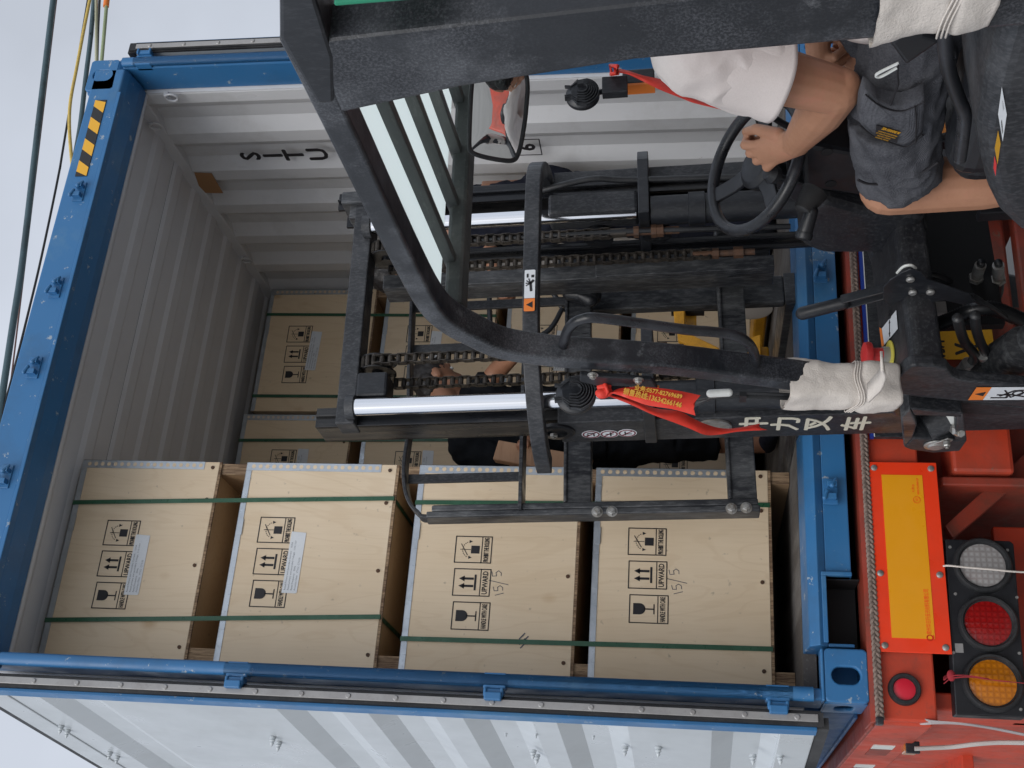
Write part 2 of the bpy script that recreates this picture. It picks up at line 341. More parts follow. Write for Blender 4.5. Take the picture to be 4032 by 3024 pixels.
    def data(s, name):
        me = bpy.data.meshes.new(name); me.from_pydata([tuple(v) for v in s.v], [], s.f); me.validate()
        bm = bmesh.new(); bm.from_mesh(me); bmesh.ops.recalc_face_normals(bm, faces=bm.faces); bm.to_mesh(me); bm.free()
        return me
    def build(s, name, mat, parent=None, smooth=False, bevel=0., seg=2):
        me = s.data(name); me.materials.append(mat); o = bpy.data.objects.new(name, me); COL.objects.link(o)
        if smooth:
            me.polygons.foreach_set('use_smooth', [True]*len(me.polygons))
            if smooth != 'all':
                me.set_sharp_from_angle(angle=math.radians(38))
        if bevel:
            b = o.modifiers.new('bevel', 'BEVEL'); b.width = bevel; b.segments = seg; b.limit_method = 'ANGLE'; b.angle_limit = math.radians(35)
        if parent: o.parent = parent
        return o
def tag(o, label=None, cat=None, group=None, kind=None):
    if label: o['label'] = label
    if cat: o['category'] = cat
    if group: o['group'] = group
    if kind: o['kind'] = kind
    return o
def empty(name, loc=(0, 0, 0), mat=None):
    o = bpy.data.objects.new(name, None); o.empty_display_size = .1; COL.objects.link(o)
    if mat: o.matrix_world = mat
    else: o.location = loc
    return o
_tm = {}
def text_me(body, size=1., ext=0.0006, align='CENTER', shear=0):
    key = (body, size, ext, align)
    if key in _tm: return _tm[key]
    c = bpy.data.curves.new('txt', 'FONT'); c.body = body; c.size = size; c.extrude = ext; c.align_x = align; c.align_y = 'CENTER'; c.resolution_u = 2; c.shear = shear
    o = bpy.data.objects.new('txt', c); COL.objects.link(o); bpy.context.view_layer.update()
    me = bpy.data.meshes.new_from_object(o.evaluated_get(bpy.context.evaluated_depsgraph_get()))
    COL.objects.unlink(o); bpy.data.objects.remove(o); _tm[key] = me; return me
def frame(o, x, y):
    """matrix: local x,y axes in a plane, z = outward"""
    x = Vector(x).normalized(); y = Vector(y); y = (y - x*y.dot(x)).normalized(); z = x.cross(y); o = Vector(o)
    return Matrix(((x.x, y.x, z.x, o.x), (x.y, y.y, z.y, o.y), (x.z, y.z, z.z, o.z), (0, 0, 0, 1)))
def text(mb, body, mat, size, sx=1., ext=.0006, align='CENTER', width=None, bold=0, shear=0):
    me = text_me(body, 1., ext/size, align, shear); xs = [v.co.x for v in me.vertices]; w = (max(xs)-min(xs)) if xs else 1
    if width: sx = width/(w*size)
    offs = [(0, 0)] if not bold else [(-bold, 0), (bold, 0), (0, bold), (0, -bold)]
    for i, (dx, dy) in enumerate(offs):
        mb.mesh(me, mat @ Matrix.Translation((dx, dy, i*.00013)) @ Matrix.Diagonal((size*sx, size, size, 1)))
def poly(mb, M4, pts, ext=.0008):
    mb.prism([M4 @ Vector((x, y, 0)) for x, y in pts], M4.to_3x3() @ Vector((0, 0, ext)))
def stroke(mb, M4, pts, w, ext=.0008):
    for (x0, y0), (x1, y1) in zip(pts[:-1], pts[1:]):
        d = Vector((x1-x0, y1-y0)); L = d.length
        if L < 1e-6: continue
        d /= L; n = Vector((-d.y, d.x))*w/2; e = d*w*.25
        poly(mb, M4, [(x0-e.x+n.x, y0-e.y+n.y), (x0-e.x-n.x, y0-e.y-n.y), (x1+e.x-n.x, y1+e.y-n.y), (x1+e.x+n.x, y1+e.y+n.y)], ext)
def circle_pts(cx, cy, r, n=20, a0=0, a1=2*PI, ry=None): return [(cx+r*math.cos(a0+(a1-a0)*k/n), cy+(ry or r)*math.sin(a0+(a1-a0)*k/n)) for k in range(n + (0 if abs(a1-a0-2*PI) < 1e-6 else 1))]
def ring2(mb, M4, cx, cy, r, w, n=28, ry=None):
    p = circle_pts(cx, cy, r, n, ry=ry); stroke(mb, M4, p+[p[0]], w)
def catmull(pts, k=6, closed=False):
    pts = [Vector(p) for p in pts]; n = len(pts); out = []
    for i in range(n if closed else n-1):
        if closed: p0, p1, p2, p3 = pts[i-1], pts[i], pts[(i+1) % n], pts[(i+2) % n]
        else: p0, p1, p2, p3 = pts[max(i-1, 0)], pts[i], pts[i+1], pts[min(i+2, n-1)]
        for j in range(k):
            t = j/k; out.append(.5*((2*p1) + (p2-p0)*t + (2*p0-5*p1+4*p2-p3)*t*t + (3*p1-p0-3*p2+p3)*t**3))
    if not closed: out.append(pts[-1])
    return out
def hexbolt(mb, p, ax, r=.012, h=.012, washer=True):
    p, ax = Vector(p), Vector(ax).normalized()
    if washer: mb.lathe(p, ax, [(r*1.35, 0), (r*1.35, .002)], 20)
    mb.lathe(p+ax*.002, ax, [(r, 0), (r, h*.8), (r*.82, h)], 6); mb.lathe(p+ax*(h+.002), ax, [(r*.5, 0), (r*.5, h*.35)], 10)

# ================================================================== SETTING
g = MB(); g.add([(-150, -150, -1.2), (150, -150, -1.2), (150, 150, -1.2), (-150, 150, -1.2)], [(0, 1, 2, 3)])
tag(g.build('ground', M['ground']), kind='structure')

# ================================================================== CONTAINER
box = empty('shipping_container', (1.219, 0, 0))
tag(box, 'open blue shipping container with grey-white inside, its doors swung right back, loaded with crates', 'shipping container')
def part(mb, name, mat, parent=box, **k):
    o = mb.build(name, mat, None, **k); o.parent = parent; o.matrix_parent_inverse = parent.matrix_world.inverted(); return o
bpy.context.view_layer.update()
CL, CH = 6.06, 2.93
def corr(y0, y1, x_in, dx, period=.278, a=.072, s=.068):
    """polyline of a trapezoid corrugation from y0 to y1: list of (x,y)"""
    out = [(x_in, y0)]; y = y0 + .06
    while y + period < y1:
        out += [(x_in, y), (x_in+dx, y+s), (x_in+dx, y+s+a), (x_in, y+2*s+a)]; y += period
    out.append((x_in, y1)); return out
def corr_wall(pl, z0, z1, th):
    m = MB(); n = len(pl)
    vs = [(x, y, z) for x, y in pl for z in (z0, z1)] + [(x+th, y, z) for x, y in pl for z in (z0, z1)]
    fs = []
    for i in range(n-1):
        fs += [(2*i, 2*i+1, 2*i+3, 2*i+2), (2*n+2*i, 2*n+2*i+2, 2*n+2*i+3, 2*n+2*i+1)]
        fs += [(2*i+1, 2*n+2*i+1, 2*n+2*i+3, 2*i+3), (2*i, 2*i+2, 2*n+2*i+2, 2*n+2*i)]
    fs += [(0, 2*n, 2*n+1, 1), (2*n-2, 2*n-1, 4*n-1, 4*n-2)]
    return m.add(vs, fs)
part(corr_wall(corr(.16, CL-.05, 2.382, .036), .17, 2.80, .002), 'side_wall', M['white'])
part(corr_wall(corr(.16, CL-.05, .056, -.036), .17, 2.80, -.002), 'side_wall', M['white'])
m = MB().box(.02, 2.42, CL-.05, CL-.03, .1, 2.85); part(m, 'end_wall', M['white'])
for xa, dx, th in ((2.3865, .036, .002), (.0515, -.036, -.002)): part(corr_wall(corr(.16, CL-.05, xa, dx), .17, 2.80, th), 'outer_skin', M['blue'])
m = MB().box(.06, 2.378, .13, CL-.05, .13, .17); part(m, 'floor', M['floor'])
m = MB().box(.052, 2.386, .17, CL-.06, .014, .128); part(m, 'underfloor_shade', M['dark'])  # near-black block for the cross members, added to darken the sill gap
for x0, x1 in ((.003, .0535), (2.3845, 2.4335)): m = MB().box(x0, x1, .152, .175, .17, 2.86); part(m, 'post_return', M['white'])
m = MB().box(.054, 2.384, .156, .17, 2.752, 2.86); part(m, 'header_return', M['ceil'])
# roof sheet, pressed ribs run across the box
m = MB(); pl = [(2.828, .16)]; y = .2
while y < CL-.3: pl += [(2.828, y), (2.818, y+.025), (2.818, y+.085), (2.828, y+.11)]; y += .209
pl.append((2.828, CL-.05)); n = len(pl)
m.add([(x, yy, z) for z, yy in pl for x in (.05, 2.388)] + [(x, yy, z+.03) for z, yy in pl for x in (.05, 2.388)],
      [(2*i, 2*i+2, 2*i+3, 2*i+1) for i in range(n-1)] + [(2*n+2*i, 2*n+2*i+1, 2*n+2*i+3, 2*n+2*i+2) for i in range(n-1)] + [(0, 1, 2*n+1, 2*n)])
part(m, 'roof_panel', M['ceil'])
m = MB()
for yy in (.62, 1.25, 1.88, 2.5, 3.1): m.box(.06, 2.378, yy, yy+.004, 2.8265, 2.8278)
part(m, 'roof_seam', M['rubber'])
for x0, x1 in ((.0, .058), (2.380, 2.438)):       # top side rails and bottom side rails
    m = MB().box(x0, x1, .162, CL, 2.775, 2.895); part(m, 'top_rail', M['ceil'] if x0 > 1 else M['white'], bevel=.006)
for x0, x1 in ((.0, .05), (2.388, 2.438)):
    m = MB().box(x0, x1, .181, CL-.18, .012, .165); m.box(x0-.012 if x0 < 1 else x0, x1, .181, CL-.18, .012, .022); part(m, 'bottom_rail', M['blue_dark'], bevel=.003)
# header over the doorway
m = MB(); m.prism([(.05, 0, 2.905), (.05, 0, 2.778), (.05, .03, 2.765), (.05, .10, 2.752), (.05, .155, 2.752), (.05, .155, 2.905)], (2.338, 0, 0))
hdr = part(m, 'header_beam', M['blue'], bevel=.006)
m = MB().box(.17, 2.27, -.004, .05, 2.766, 2.781); part(m, 'drip_strip', M['blue'], bevel=.003)
# sill under the doorway, cut out at the pocket by the left corner
m = MB()
m.prism([(.162, .02, .105), (.162, .004, .130), (.162, .03, .158), (.162, .12, .168), (.162, .16, .168), (.162, .16, .105)], (2.276-.162, 0, 0))
m.box(.372, 2.066, .02, .05, .030, .105); m.box(.162, .172, .02, .05, .03, .105); m.box(2.266, 2.276, .02, .05, .03, .105)
part(m, 'sill_beam', M['blue'], bevel=.003)
for a, b in ((.162, .374), (2.064, 2.276)):
    m = MB(); m.box(a, b, .155, .16, .005, .104); m.box(a, b, .052, .1555, .1005, .104); m.box(a, a+.004, .051, .1555, .005, .101); m.box(b-.004, b, .051, .1555, .005, .101); part(m, 'pocket_shade', M['dark'])  # black boxes put the shade inside the pocket into colour
for a in (.172, 2.066):
    m = MB(); w = .2; m.box(a, a+w, .006, .03, .105, .119); s = a+w if a < 1 else a-.012; m.box(s, s+.012, .006, .05, .03, .119)
    part(m, 'pocket_lip', M['blue'], bevel=.002)
def casting(x, z, top):
    m = MB(); X0 = x; w, h = .154, .122
    zc = z + (h/2 if not top else -h/2)
    m.ringplate((x+w/2, 0, zc), (1, 0, 0), (0, 0, 1), w, h, .050, .080, (0, .022, 0))
    ya = .178; xs = x-.0 if x < 1 else x+w-.012
    m.ringplate((xs, ya/2+.011, zc), (0, 1, 0), (0, 0, 1), ya-.022, h, .085, .052, (.012, 0, 0))
    z0, z1 = zc-h/2, zc+h/2; m.box(x+(w-.012 if x < 1 else 0), x+(w if x < 1 else .012), .022, ya, z0, z1); m.box(x, x+w, ya-.012, ya, z0, z1)
    m.box(x+.012, x+w-.012, .022, ya-.012, z1-.012, z1); m.box(x+.012, x+w-.012, .022, ya-.012, z0, z0+.01)
    if top: m.prism([(x, .0, z0), (x, .03, z0-.035), (x, .16, z0-.035), (x, .16, z0)], (w, 0, 0)); 
    else: m.box(x+.002, x+w-.002, -.004, .05, z1, z1+.010)
    return part(m, 'corner_casting', M['blue'], bevel=.005, seg=3)
casting(0, 0, False); casting(2.284, 0, False); casting(0, CH, True); casting(2.284, CH, True)
# corner posts with hinge lugs
def post(x0, sgn, zs):
    xi = x0 + sgn*.040; xo = x0 - sgn*.006
    m = MB(); m.box(xi, x0+sgn*.006, .012, .15, .12, 2.80); part(m, 'corner_post', M['blue'], bevel=.006)
    zz = [.155] + [v for z in zs for v in (z-.042, z+.042)] + [2.79]
    for a, b in zip(zz[::2], zz[1::2]):
        m = MB(); m.sweep([((x0+sgn*.019), -.002, a), ((x0+sgn*.019), -.002, b)], [(.021*math.cos(2*PI*k/16), .016*math.sin(2*PI*k/16)) for k in range(16)], up=(0, 1, 0)); part(m, 'post_tube', M['blue'], smooth=True)
    for z in zs:
        m = MB(); m.box(xi, xo-sgn*.001, -.012, .03, z-.034, z+.034); m.box(xo-sgn*.002, xo-sgn*.020, -.020, .012, z-.030, z+.030)
        m.box(xo, xo-sgn*.026, -.026, -.012, z-.030, z-.020); m.box(xo, xo-sgn*.026, -.026, -.012, z+.020, z+.030)
        part(m, 'hinge', M['blue'], bevel=.004)
ZH = [WH(x, 1480, 'Y', -.01).z for x in (507, 1068, 1680)]
post(0, 1, ZH+[2.72]); post(2.438, -1, [2.70, 2.05, 1.25, .35])
# lock keepers on header and sill
def keeper(x, z, up):
    m = MB(); m.box(x-.042, x+.042, -.005, .001, z-.022, z+.022)
    m.box(x-.030, x-.012, -.026, -.005, z-.016, z+.018); m.box(x+.010, x+.026, -.030, -.005, z-.018, z+.010)
    m.cap((x-.028, -.026, z+up*.020), (x-.006, -.024, z+up*.012), .008, .007, 8); m.cap((x+.012, -.028, z-up*.004), (x+.032, -.022, z-up*.016), .009, .006, 8)
    part(m, 'lock_keeper', M['blue'], bevel=.002)
for px_, py_ in ((172, 415), (122, 622), (75, 795), (12, 1030)): p = WH(px_, py_, 'Y', 0); keeper(p.x, p.z, 1)
for x in (1.78, 1.408, .985, .633): keeper(x, .083, 1)
# hazard sticker on the header
m = MB().box(1.868, 2.232, -.003, 0, 2.820, 2.868); hz = part(m, 'hazard_sticker', M['hazk'])
m = MB()
for k in range(4):
    x0 = 1.868 + k*.104 - .012; lo = max(x0, 1.868)
    pts = [(lo, 2.8205), (min(x0+.052, 2.232), 2.8205), (min(x0+.086, 2.232), 2.8675), (max(x0+.034, 1.868), 2.8675)]
    m.prism([(a, -.0038, b) for a, b in pts], (0, .0006, 0))
s = part(m, 'yellow_stripes', M['hazy'], hz)
# writing, tape and rings on the right wall
def wallM(p): return frame(p, (0, -1, 0), (0, 0, 1))
for ch, px_ in (('S', 545), ('I', 594), ('T', 640), ('U', 692)):
    m = MB(); p = WH(px_, 340, 'X', 2.3815); text(m, ch, wallM((2.3812, .60, p.z)), .125, 1.05, .0008, bold=.0035); part(m, 'letter', M['ink'])
m = MB(); p = WH(1140, 318, 'X', 2.3812); W4 = wallM((2.3812, p.y, p.z))
for r in ([(-.055, -.055), (.055, -.055), (.055, .055), (-.055, .055), (-.055, -.055)],): stroke(m, W4, r, .005)
text(m, '6', W4, .10, 1., .0008, bold=.003)
part(m, 'boxed_digit', M['ink'])
m = MB(); W4 = wallM(WH(448, 395, 'X', 2.379)); poly(m, W4, [(-.085, -.045), (.075, -.05), (.085, .03), (-.02, .05), (-.08, .04)], .0012); part(m, 'tape_patch', M['masking'])
for x_, y_ in ((338, 268), (372, 206), (533, 558)):
    p = WH(x_, y_, 'X', 2.37); m = MB(); m.tube([p + Vector((-.012+.0*math.cos(a), .022*math.cos(a), .026*math.sin(a))) for a in [2*PI*k/14 for k in range(14)]], .0045, 8, closed=True); m.box(p.x-.006, 2.384, p.y-.008, p.y+.008, p.z+.018, p.z+.034)
    part(m, 'lashing_ring', M['white'], smooth=True)
# doors folded right back along the sides
def door(side):
    x0 = -.032 if side < 0 else 2.470
    d = empty('door', (x0, 0, 0)); tag(d, None); bpy.context.view_layer.update()
    X = lambda t: x0 + side*t                      # t = distance away from the box side
    y0, y1, z0, z1 = .004, 1.165, .150, 2.755
    RD = Matrix.Translation((x0, 0, 0)) @ Matrix.Rotation(math.radians(7 if side < 0 else 0), 4, 'Z'); RI = RD.inverted()
    def dhit(px_, py_, off=0): return hit(RI @ CAM, RI.to_3x3() @ ray(px_, py_), 'X', side*off)
    m = MB(); th = .050
    m.box(X(.002), X(th), y0, y0+.05, z0, z1); m.box(X(.002), X(th), y1-.09, y1, z0, z1); m.box(X(.002), X(th), y0+.05, y1-.09, z0, z0+.10); m.box(X(.002), X(th), y0+.05, y1-.09, z1-.10, z1)
    part(m, 'door_frame', M['doorw'], d, bevel=.004)
    ribs = sorted([dhit(a, b, .05).z-.07 for a, b in ((232, 1592), (678, 1594), (860, 1598), (1050, 1602), (1240, 1604), (1562, 1612))]) if side < 0 else [.3, .9, 1.2, 1.5, 1.8, 2.4] ; prof = [(z0+.10, th-.004)]
    for r in ribs: prof += [(r-.105, th-.004), (r-.04, .019), (r+.04, .019), (r+.105, th-.004)]
    prof.append((z1-.10, th-.004)); n = len(prof); ya, yb = y0+.05, y1-.09
    vs = [(X(t), yy, z) for z, t in prof for yy in (ya, yb)] + [(X(.002), yy, z) for z, t in prof for yy in (ya, yb)]
    fs = []
    for i in range(n-1): fs += [(2*i, 2*i+1, 2*i+3, 2*i+2), (2*n+2*i, 2*n+2*i+2, 2*n+2*i+3, 2*n+2*i+1), (2*i, 2*i+2, 2*n+2*i+2, 2*n+2*i), (2*i+1, 2*n+2*i+1, 2*n+2*i+3, 2*i+3)]
    m = MB().add(vs, fs); part(m, 'door_panel', M['doorw'], d)
    m = MB().box(X(.040), X(.0515), y0-.0035, y0+.045, z0-.002, z1+.002); part(m, 'blue_edge', M['blue'], d, bevel=.002)
    m = MB().box(X(-.004), X(.040), y0-.008, y0, z0-.015, z1+.015); m.box(X(.002), X(.0395), y0-.014, y0-.008, z0-.02, z1+.02); m.box(X(.012), X(th-.005), y0, y1, z0-.035, z0-.002); m.box(X(.0), X(th-.005), y0, y1, z1+.002, z1+.03); part(m, 'rubber_seal', M['rubber'], d)
    m = MB().box(X(.008), X(.030), y0-.019, y0-.014, z0-.005, z1-.01); st = part(m, 'seal_strip', M['alu'], d, bevel=.0015)
    z = z1-.07
    while z > z0: m = MB(); m.lathe((X(.019), y0-.019, z), (0, -1, 0), [(.0085, 0), (.0085, .0015), (.006, .004)], 12); z -= .146; part(m, 'rivet', M['alu'], d, smooth=True)
    if side < 0:
        def tip(px_, py_, k=1.):
            q = dhit(px_, py_, th-.003); a = X(th-.003); p = Vector((a, q.y, q.z))
            m = MB(); m.lathe((a, p.y, p.z), (-1, 0, 0), [(.011*k, 0), (.011*k, .006*k), (.008*k, .007*k), (.010*k, .012*k), (.006*k, .016*k), (.007*k, .021*k), (.001, .032*k)], 12); part(m, 'screw_tip', M['doorw'], d, smooth=True)
        for a, b, k in ((590, 1592, 1), (603, 1603, 1), (1152, 1620, 1), (1160, 1630, 1), (1350, 1612, 1), (1422, 1614, 1), (1093, 1583, .45), (1158, 1586, .45), (1282, 1589, .45), (1626, 1630, 1), (1685, 1630, 1), (133, 1568, .9), (147, 1577, .9), (238, 1625, .9), (254, 1634, .9)): tip(a, b, k)
    if side < 0: d.rotation_euler.z = math.radians(7); bpy.context.view_layer.update()
    for zz in ZH:
        m = MB(); m.box(X(-.012), X(.012), -.035, .06, zz-.026, zz+.026); part(m, 'hinge_leaf', M['blue'], d, bevel=.004)
    d.parent = box; d.matrix_parent_inverse = box.matrix_world.inverted(); d['label'] = 'left door folded back, pale ribbed inner face outward' if side < 0 else 'right door folded back, seen edge on'
door(-1); door(1)

# ================================================================== CRATES
MARKM = {}
def glyph_frame(mb, F4, w, h, hb):
    stroke(mb, F4, [(-w/2, -h/2), (w/2, -h/2), (w/2, h/2), (-w/2, h/2), (-w/2, -h/2)], .0035); stroke(mb, F4, [(-w/2, -h/2+hb), (w/2, -h/2+hb)], .003)
def marks(F4):
    """three handling symbols, F4: centre of the row; x right, y up"""
    mb = MB(); w, h, hb = .094, .128, .034
    T = lambda x, y: F4 @ Matrix.Translation((x, y, 0))
    A = T(-.117, -.006); glyph_frame(mb, A, w, h, hb); text(mb, 'HANDLE WITH CARE', A @ Matrix.Translation((0, -h/2+hb/2, 0)), .024, width=.084, bold=.0004)
    poly(mb, A, [(-.019, .052), (.019, .052), (.019, .032)] + circle_pts(0, .030, .019, 10, 0, -PI) + [(-.019, .032)]); stroke(mb, A, [(0, .015), (0, -.016)], .0045); stroke(mb, A, [(-.016, -.0175), (.016, -.0175)], .004)
    B = T(0, 0); glyph_frame(mb, B, w, h, hb); text(mb, 'UPWARD', B @ Matrix.Translation((0, -h/2+hb/2, 0)), .026, width=.080, bold=.0005)
    stroke(mb, B, [(-.026, -.012), (.026, -.012)], .007)
    for x in (-.013, .013): stroke(mb, B, [(x, -.004), (x, .030)], .008); poly(mb, B, [(x-.010, .026), (x+.010, .026), (x, .046)])
    Cc = T(.117, .004); glyph_frame(mb, Cc, w, h, hb); text(mb, 'PROHIBIT THE ROLLING', Cc @ Matrix.Translation((0, -h/2+hb/2, 0)), .024, width=.086, bold=.0004)
    poly(mb, Cc, [(-.014, -.022), (.014, -.022), (.014, .008), (-.014, .008)]); stroke(mb, Cc, [(0, .010), (0, .046)], .002); stroke(mb, Cc, [(-.020, .020), (.020, .044)], .0025)
    for k in range(9):
        a0 = math.radians(20+k*16); stroke(mb, Cc, [(.028*math.cos(a0), .012+.026*math.sin(a0)), (.028*math.cos(a0+.13), .012+.026*math.sin(a0+.13))], .0022)
    for sx in (-1, 1): poly(mb, Cc, [(sx*.023, .016), (sx*.034, .016), (sx*.029, .004)])
    return mb
def crate(x1, y0, z0, skid, ph, label, group, paper=None, note=None, w=.735, dep=.95, topstrip=True, mpos=None):
    """x1 right edge, y0 face, z0 underside of the runners, ph panel height"""
    r = empty('plywood_crate', (x1-w/2, y0+dep/2, z0)); tag(r, label, 'crate', group); bpy.context.view_layer.update()
    x0 = x1-w; zb = z0+skid; zt = zb+ph; P = lambda mb, n, mt, **k: part(mb, n, mt, r, **k)
    m = MB().box(x0, x1, y0, y0+.009, zb-.012, zt); P(m, 'front_panel', M['ply'], bevel=.001)
    m = MB().box(x0, x0+.009, y0+.009, y0+dep-.009, zb, zt); m.box(x1-.009, x1, y0+.009, y0+dep-.009, zb, zt); m.box(x0, x1, y0+dep-.009, y0+dep, zb, zt); P(m, 'side_panels', M['ply'])
    m = MB().box(x0, x1, y0+.0095, y0+dep-.009, zt-.009, zt+.001); P(m, 'lid', M['ply'])
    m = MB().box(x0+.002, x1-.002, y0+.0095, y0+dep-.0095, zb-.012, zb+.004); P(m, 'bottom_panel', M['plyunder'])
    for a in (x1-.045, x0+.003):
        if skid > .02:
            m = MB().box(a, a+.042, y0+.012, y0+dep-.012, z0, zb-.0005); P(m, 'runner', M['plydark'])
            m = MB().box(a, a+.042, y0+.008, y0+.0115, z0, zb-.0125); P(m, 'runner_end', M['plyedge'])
    if skid > .02:
        m = MB().box(x0+.004, x1-.0, y0+.0005, y0+.0085, zb-.022, zb-.0125); P(m, 'base_board', M['plyedge'])
    # metal edging with a row of punched holes
    st = .030
    m = MB().box(x1-st, x1+.0015, y0-.0016, y0-.0002, zb+.045, zt+.002); m.box(x1+.0002, x1+.0016, y0-.0016, y0+dep, zt-.03, zt+.002); m.box(x1+.0002, x1+.0016, y0-.0016, y0+.028, zb+.045, zt-.03)
    e = P(m, 'metal_edging', M['galv'])
    m = MB(); z = zb+.060
    while z < zt-.01: m.lathe((x1-st*.48, y0-.0017, z), (0, -1, 0), [(.0078, 0), (.0078, .0005)], 12); z += .0262
    q = part(m, 'punched_holes', M['ply'], e)
    if topstrip:
        m = MB().box(x0, x1-st-.001, y0-.0022, y0-.0004, zt-.018, zt+.002); m.box(x0, x1, y0-.0022, y0+.03, zt+.0015, zt+.003)
        for k in range(11): m.box(x0+.05+k*.062, x0+.053+k*.062, y0-.0045, y0-.0022, zt-.019, zt-.006)
        m.box(x0+w*.62, x0+w*.70, y0-.0048, y0-.0022, zt-.021, zt-.002)
        P(m, 'top_edging', M['galv'])
    for fx in (.06, .46, .80, .97):
        m = MB().lathe((x0+w*fx, y0, zb+.012), (0, -1, 0), [(.007, 0), (.0065, .0035), (.003, .004)], 12); P(m, 'bolt', M['rust'])
    cx, cz = (mpos[0], mpos[1]) if mpos else (x1-.355, zt-.245); F4 = frame((cx, y0-.0003, cz), (1, 0, 0), (0, 0, 1))
    mk = marks(F4); P(mk, 'handling_marks', M['ink'])
    if paper:
        F5 = frame((cx+paper[0], y0-.0012, cz-.098+paper[1]), (1, .0, -.0), (0, 0, 1)) @ Matrix.Rotation(math.radians(paper[2]), 4, 'Z')
        m = MB(); W_, H_ = .225, .056; pts = [(-W_/2+.004, -H_/2), (W_/2-.003, -H_/2+.001), (W_/2, H_/2-.002), (W_/2-.006, H_/2), (-W_/2, H_/2), (-W_/2, -H_/2+.005)]
        poly(m, F5, pts, .0006); pp = P(m, 'paper_label', M['paper'])
        m = MB()
        for i, s in enumerate(('Rated Primary and Secondary Current:    15/5A', 'Rated primary and secondary Voltage:  11/0.11kV', 'Rated Frequency:   50Hz', 'Accuracy Class:   VT:0.2  CT:0.2S')):
            text(m, s, F5 @ Matrix.Translation((-W_/2+.010, H_/2-.010-.012*i, .0008)), .0088, 1.03 if i < 2 else 1., .0001, 'LEFT')
        part(m, 'label_print', M['inkg'], pp)
    if note:
        m = MB(); F6 = frame((cx+note[0], y0-.0003, cz-.108+note[1]), (1, 0, 0), (0, 0, 1)) @ Matrix.Rotation(math.radians(12), 4, 'Z')
        stroke(m, F6, [(-.040, .016), (-.038, -.014)], .002)
        stroke(m, F6, [(-.010, .018), (-.024, .017), (-.026, .004), (-.014, .004), (-.010, -.006), (-.018, -.014), (-.028, -.012)], .002)
        stroke(m, F6, [(-.012, -.034), (.016, .030)], .002)
        stroke(m, F6, [(.044, .016), (.028, .016), (.026, .002), (.038, .002), (.043, -.008), (.034, -.016), (.024, -.014)], .002)
        P(m, 'pencil_note', M['pencil'])
    return (x0, x1, y0, y0+dep, z0, zt, zb)
G1 = 'plywood crates stacked in the container'
T4 = [2.788, 2.134, 1.476, .836]; PHS = [.530, .556, .567, .578]; BOT = [2.135, 1.477, .837, .172]
LF = ['topmost crate of the front left stack, white paper label, just under the roof',
      'second crate down in the front left stack, white paper label, yellower plywood',
      'third crate down in the front left stack, pencilled 15/5 and a dark smear',
      'bottom crate of the front left stack, pencilled 15/5, specks of mould at its foot']
NT = [None, None, (0, .016), (-.02, .012)]; PP = [(0, .016, 0), (0, .016, -1), None, None]; MPX = [(251, 1218), (588, 1213), (1019, 1258), (1399, 1242)]
FR = []
for i in range(4): FR.append(crate(.85, .40, BOT[i], T4[i]-PHS[i]-BOT[i], PHS[i], LF[i], G1, PP[i], NT[i], mpos=(lambda p: (p.x, p.z))(WH(*MPX[i], 'Y', .3997))))
m = MB()
for a, b in ((0, 0), (.012, .004), (.02, -.006), (.03, .006)):
    stroke(m, frame((.215+a, .3995, 1.06+b), (1, 0, 0), (0, 0, 1)), [(-.012, .008), (.008, -.010)], .004)
c3 = [o for o in bpy.data.objects if o.name.startswith('plywood_crate')][2]; part(m, 'dark_smear', M['pencil'], c3)
LA = ['topmost crate at the back against the right wall, bound by two green straps',
      'second crate down at the back by the right wall, behind the lift chains',
      'third crate down at the back by the right wall, behind the pallet truck handle',
      'bottom crate at the back by the right wall, behind the yellow pallet truck frame']
LB = ['topmost crate of the middle back stack, partly hidden by the front left stack',
      'second crate down in the middle back stack, between mast and front left stack',
      'third crate down in the middle back stack, behind the loader in dark clothes',
      'bottom crate of the middle back stack, behind the dark trouser leg']
SA, SB = [], []
pA1 = WH(642, 765, 'Y', 1.7497); dA = (pA1.x-2.348, pA1.z-2.740)
TA = [2.740, 2.098, 1.450, .815]; TB = [2.770, 2.132, 1.480, .84]
for i in range(4):
    bt = TA[i+1]+.002 if i < 3 else .172; sk = .075; SA.append(crate(2.348, 1.75, bt, sk, TA[i]-bt-sk, LA[i], G1, (.02, .012, -2) if i < 3 else None, (-.01, .012) if i == 3 else None, w=.705, dep=.95, mpos=(2.348+dA[0], TA[i]+dA[1])))
for i in range(4):
    bt = TB[i+1]+.002 if i < 3 else .172; sk = .08; SB.append(crate(1.622, 1.75, bt, sk, TB[i]-bt-sk, LB[i], G1, (.06, 0, 1) if i < 3 else None, (.045, 0) if i == 3 else None, w=.72, dep=.95))
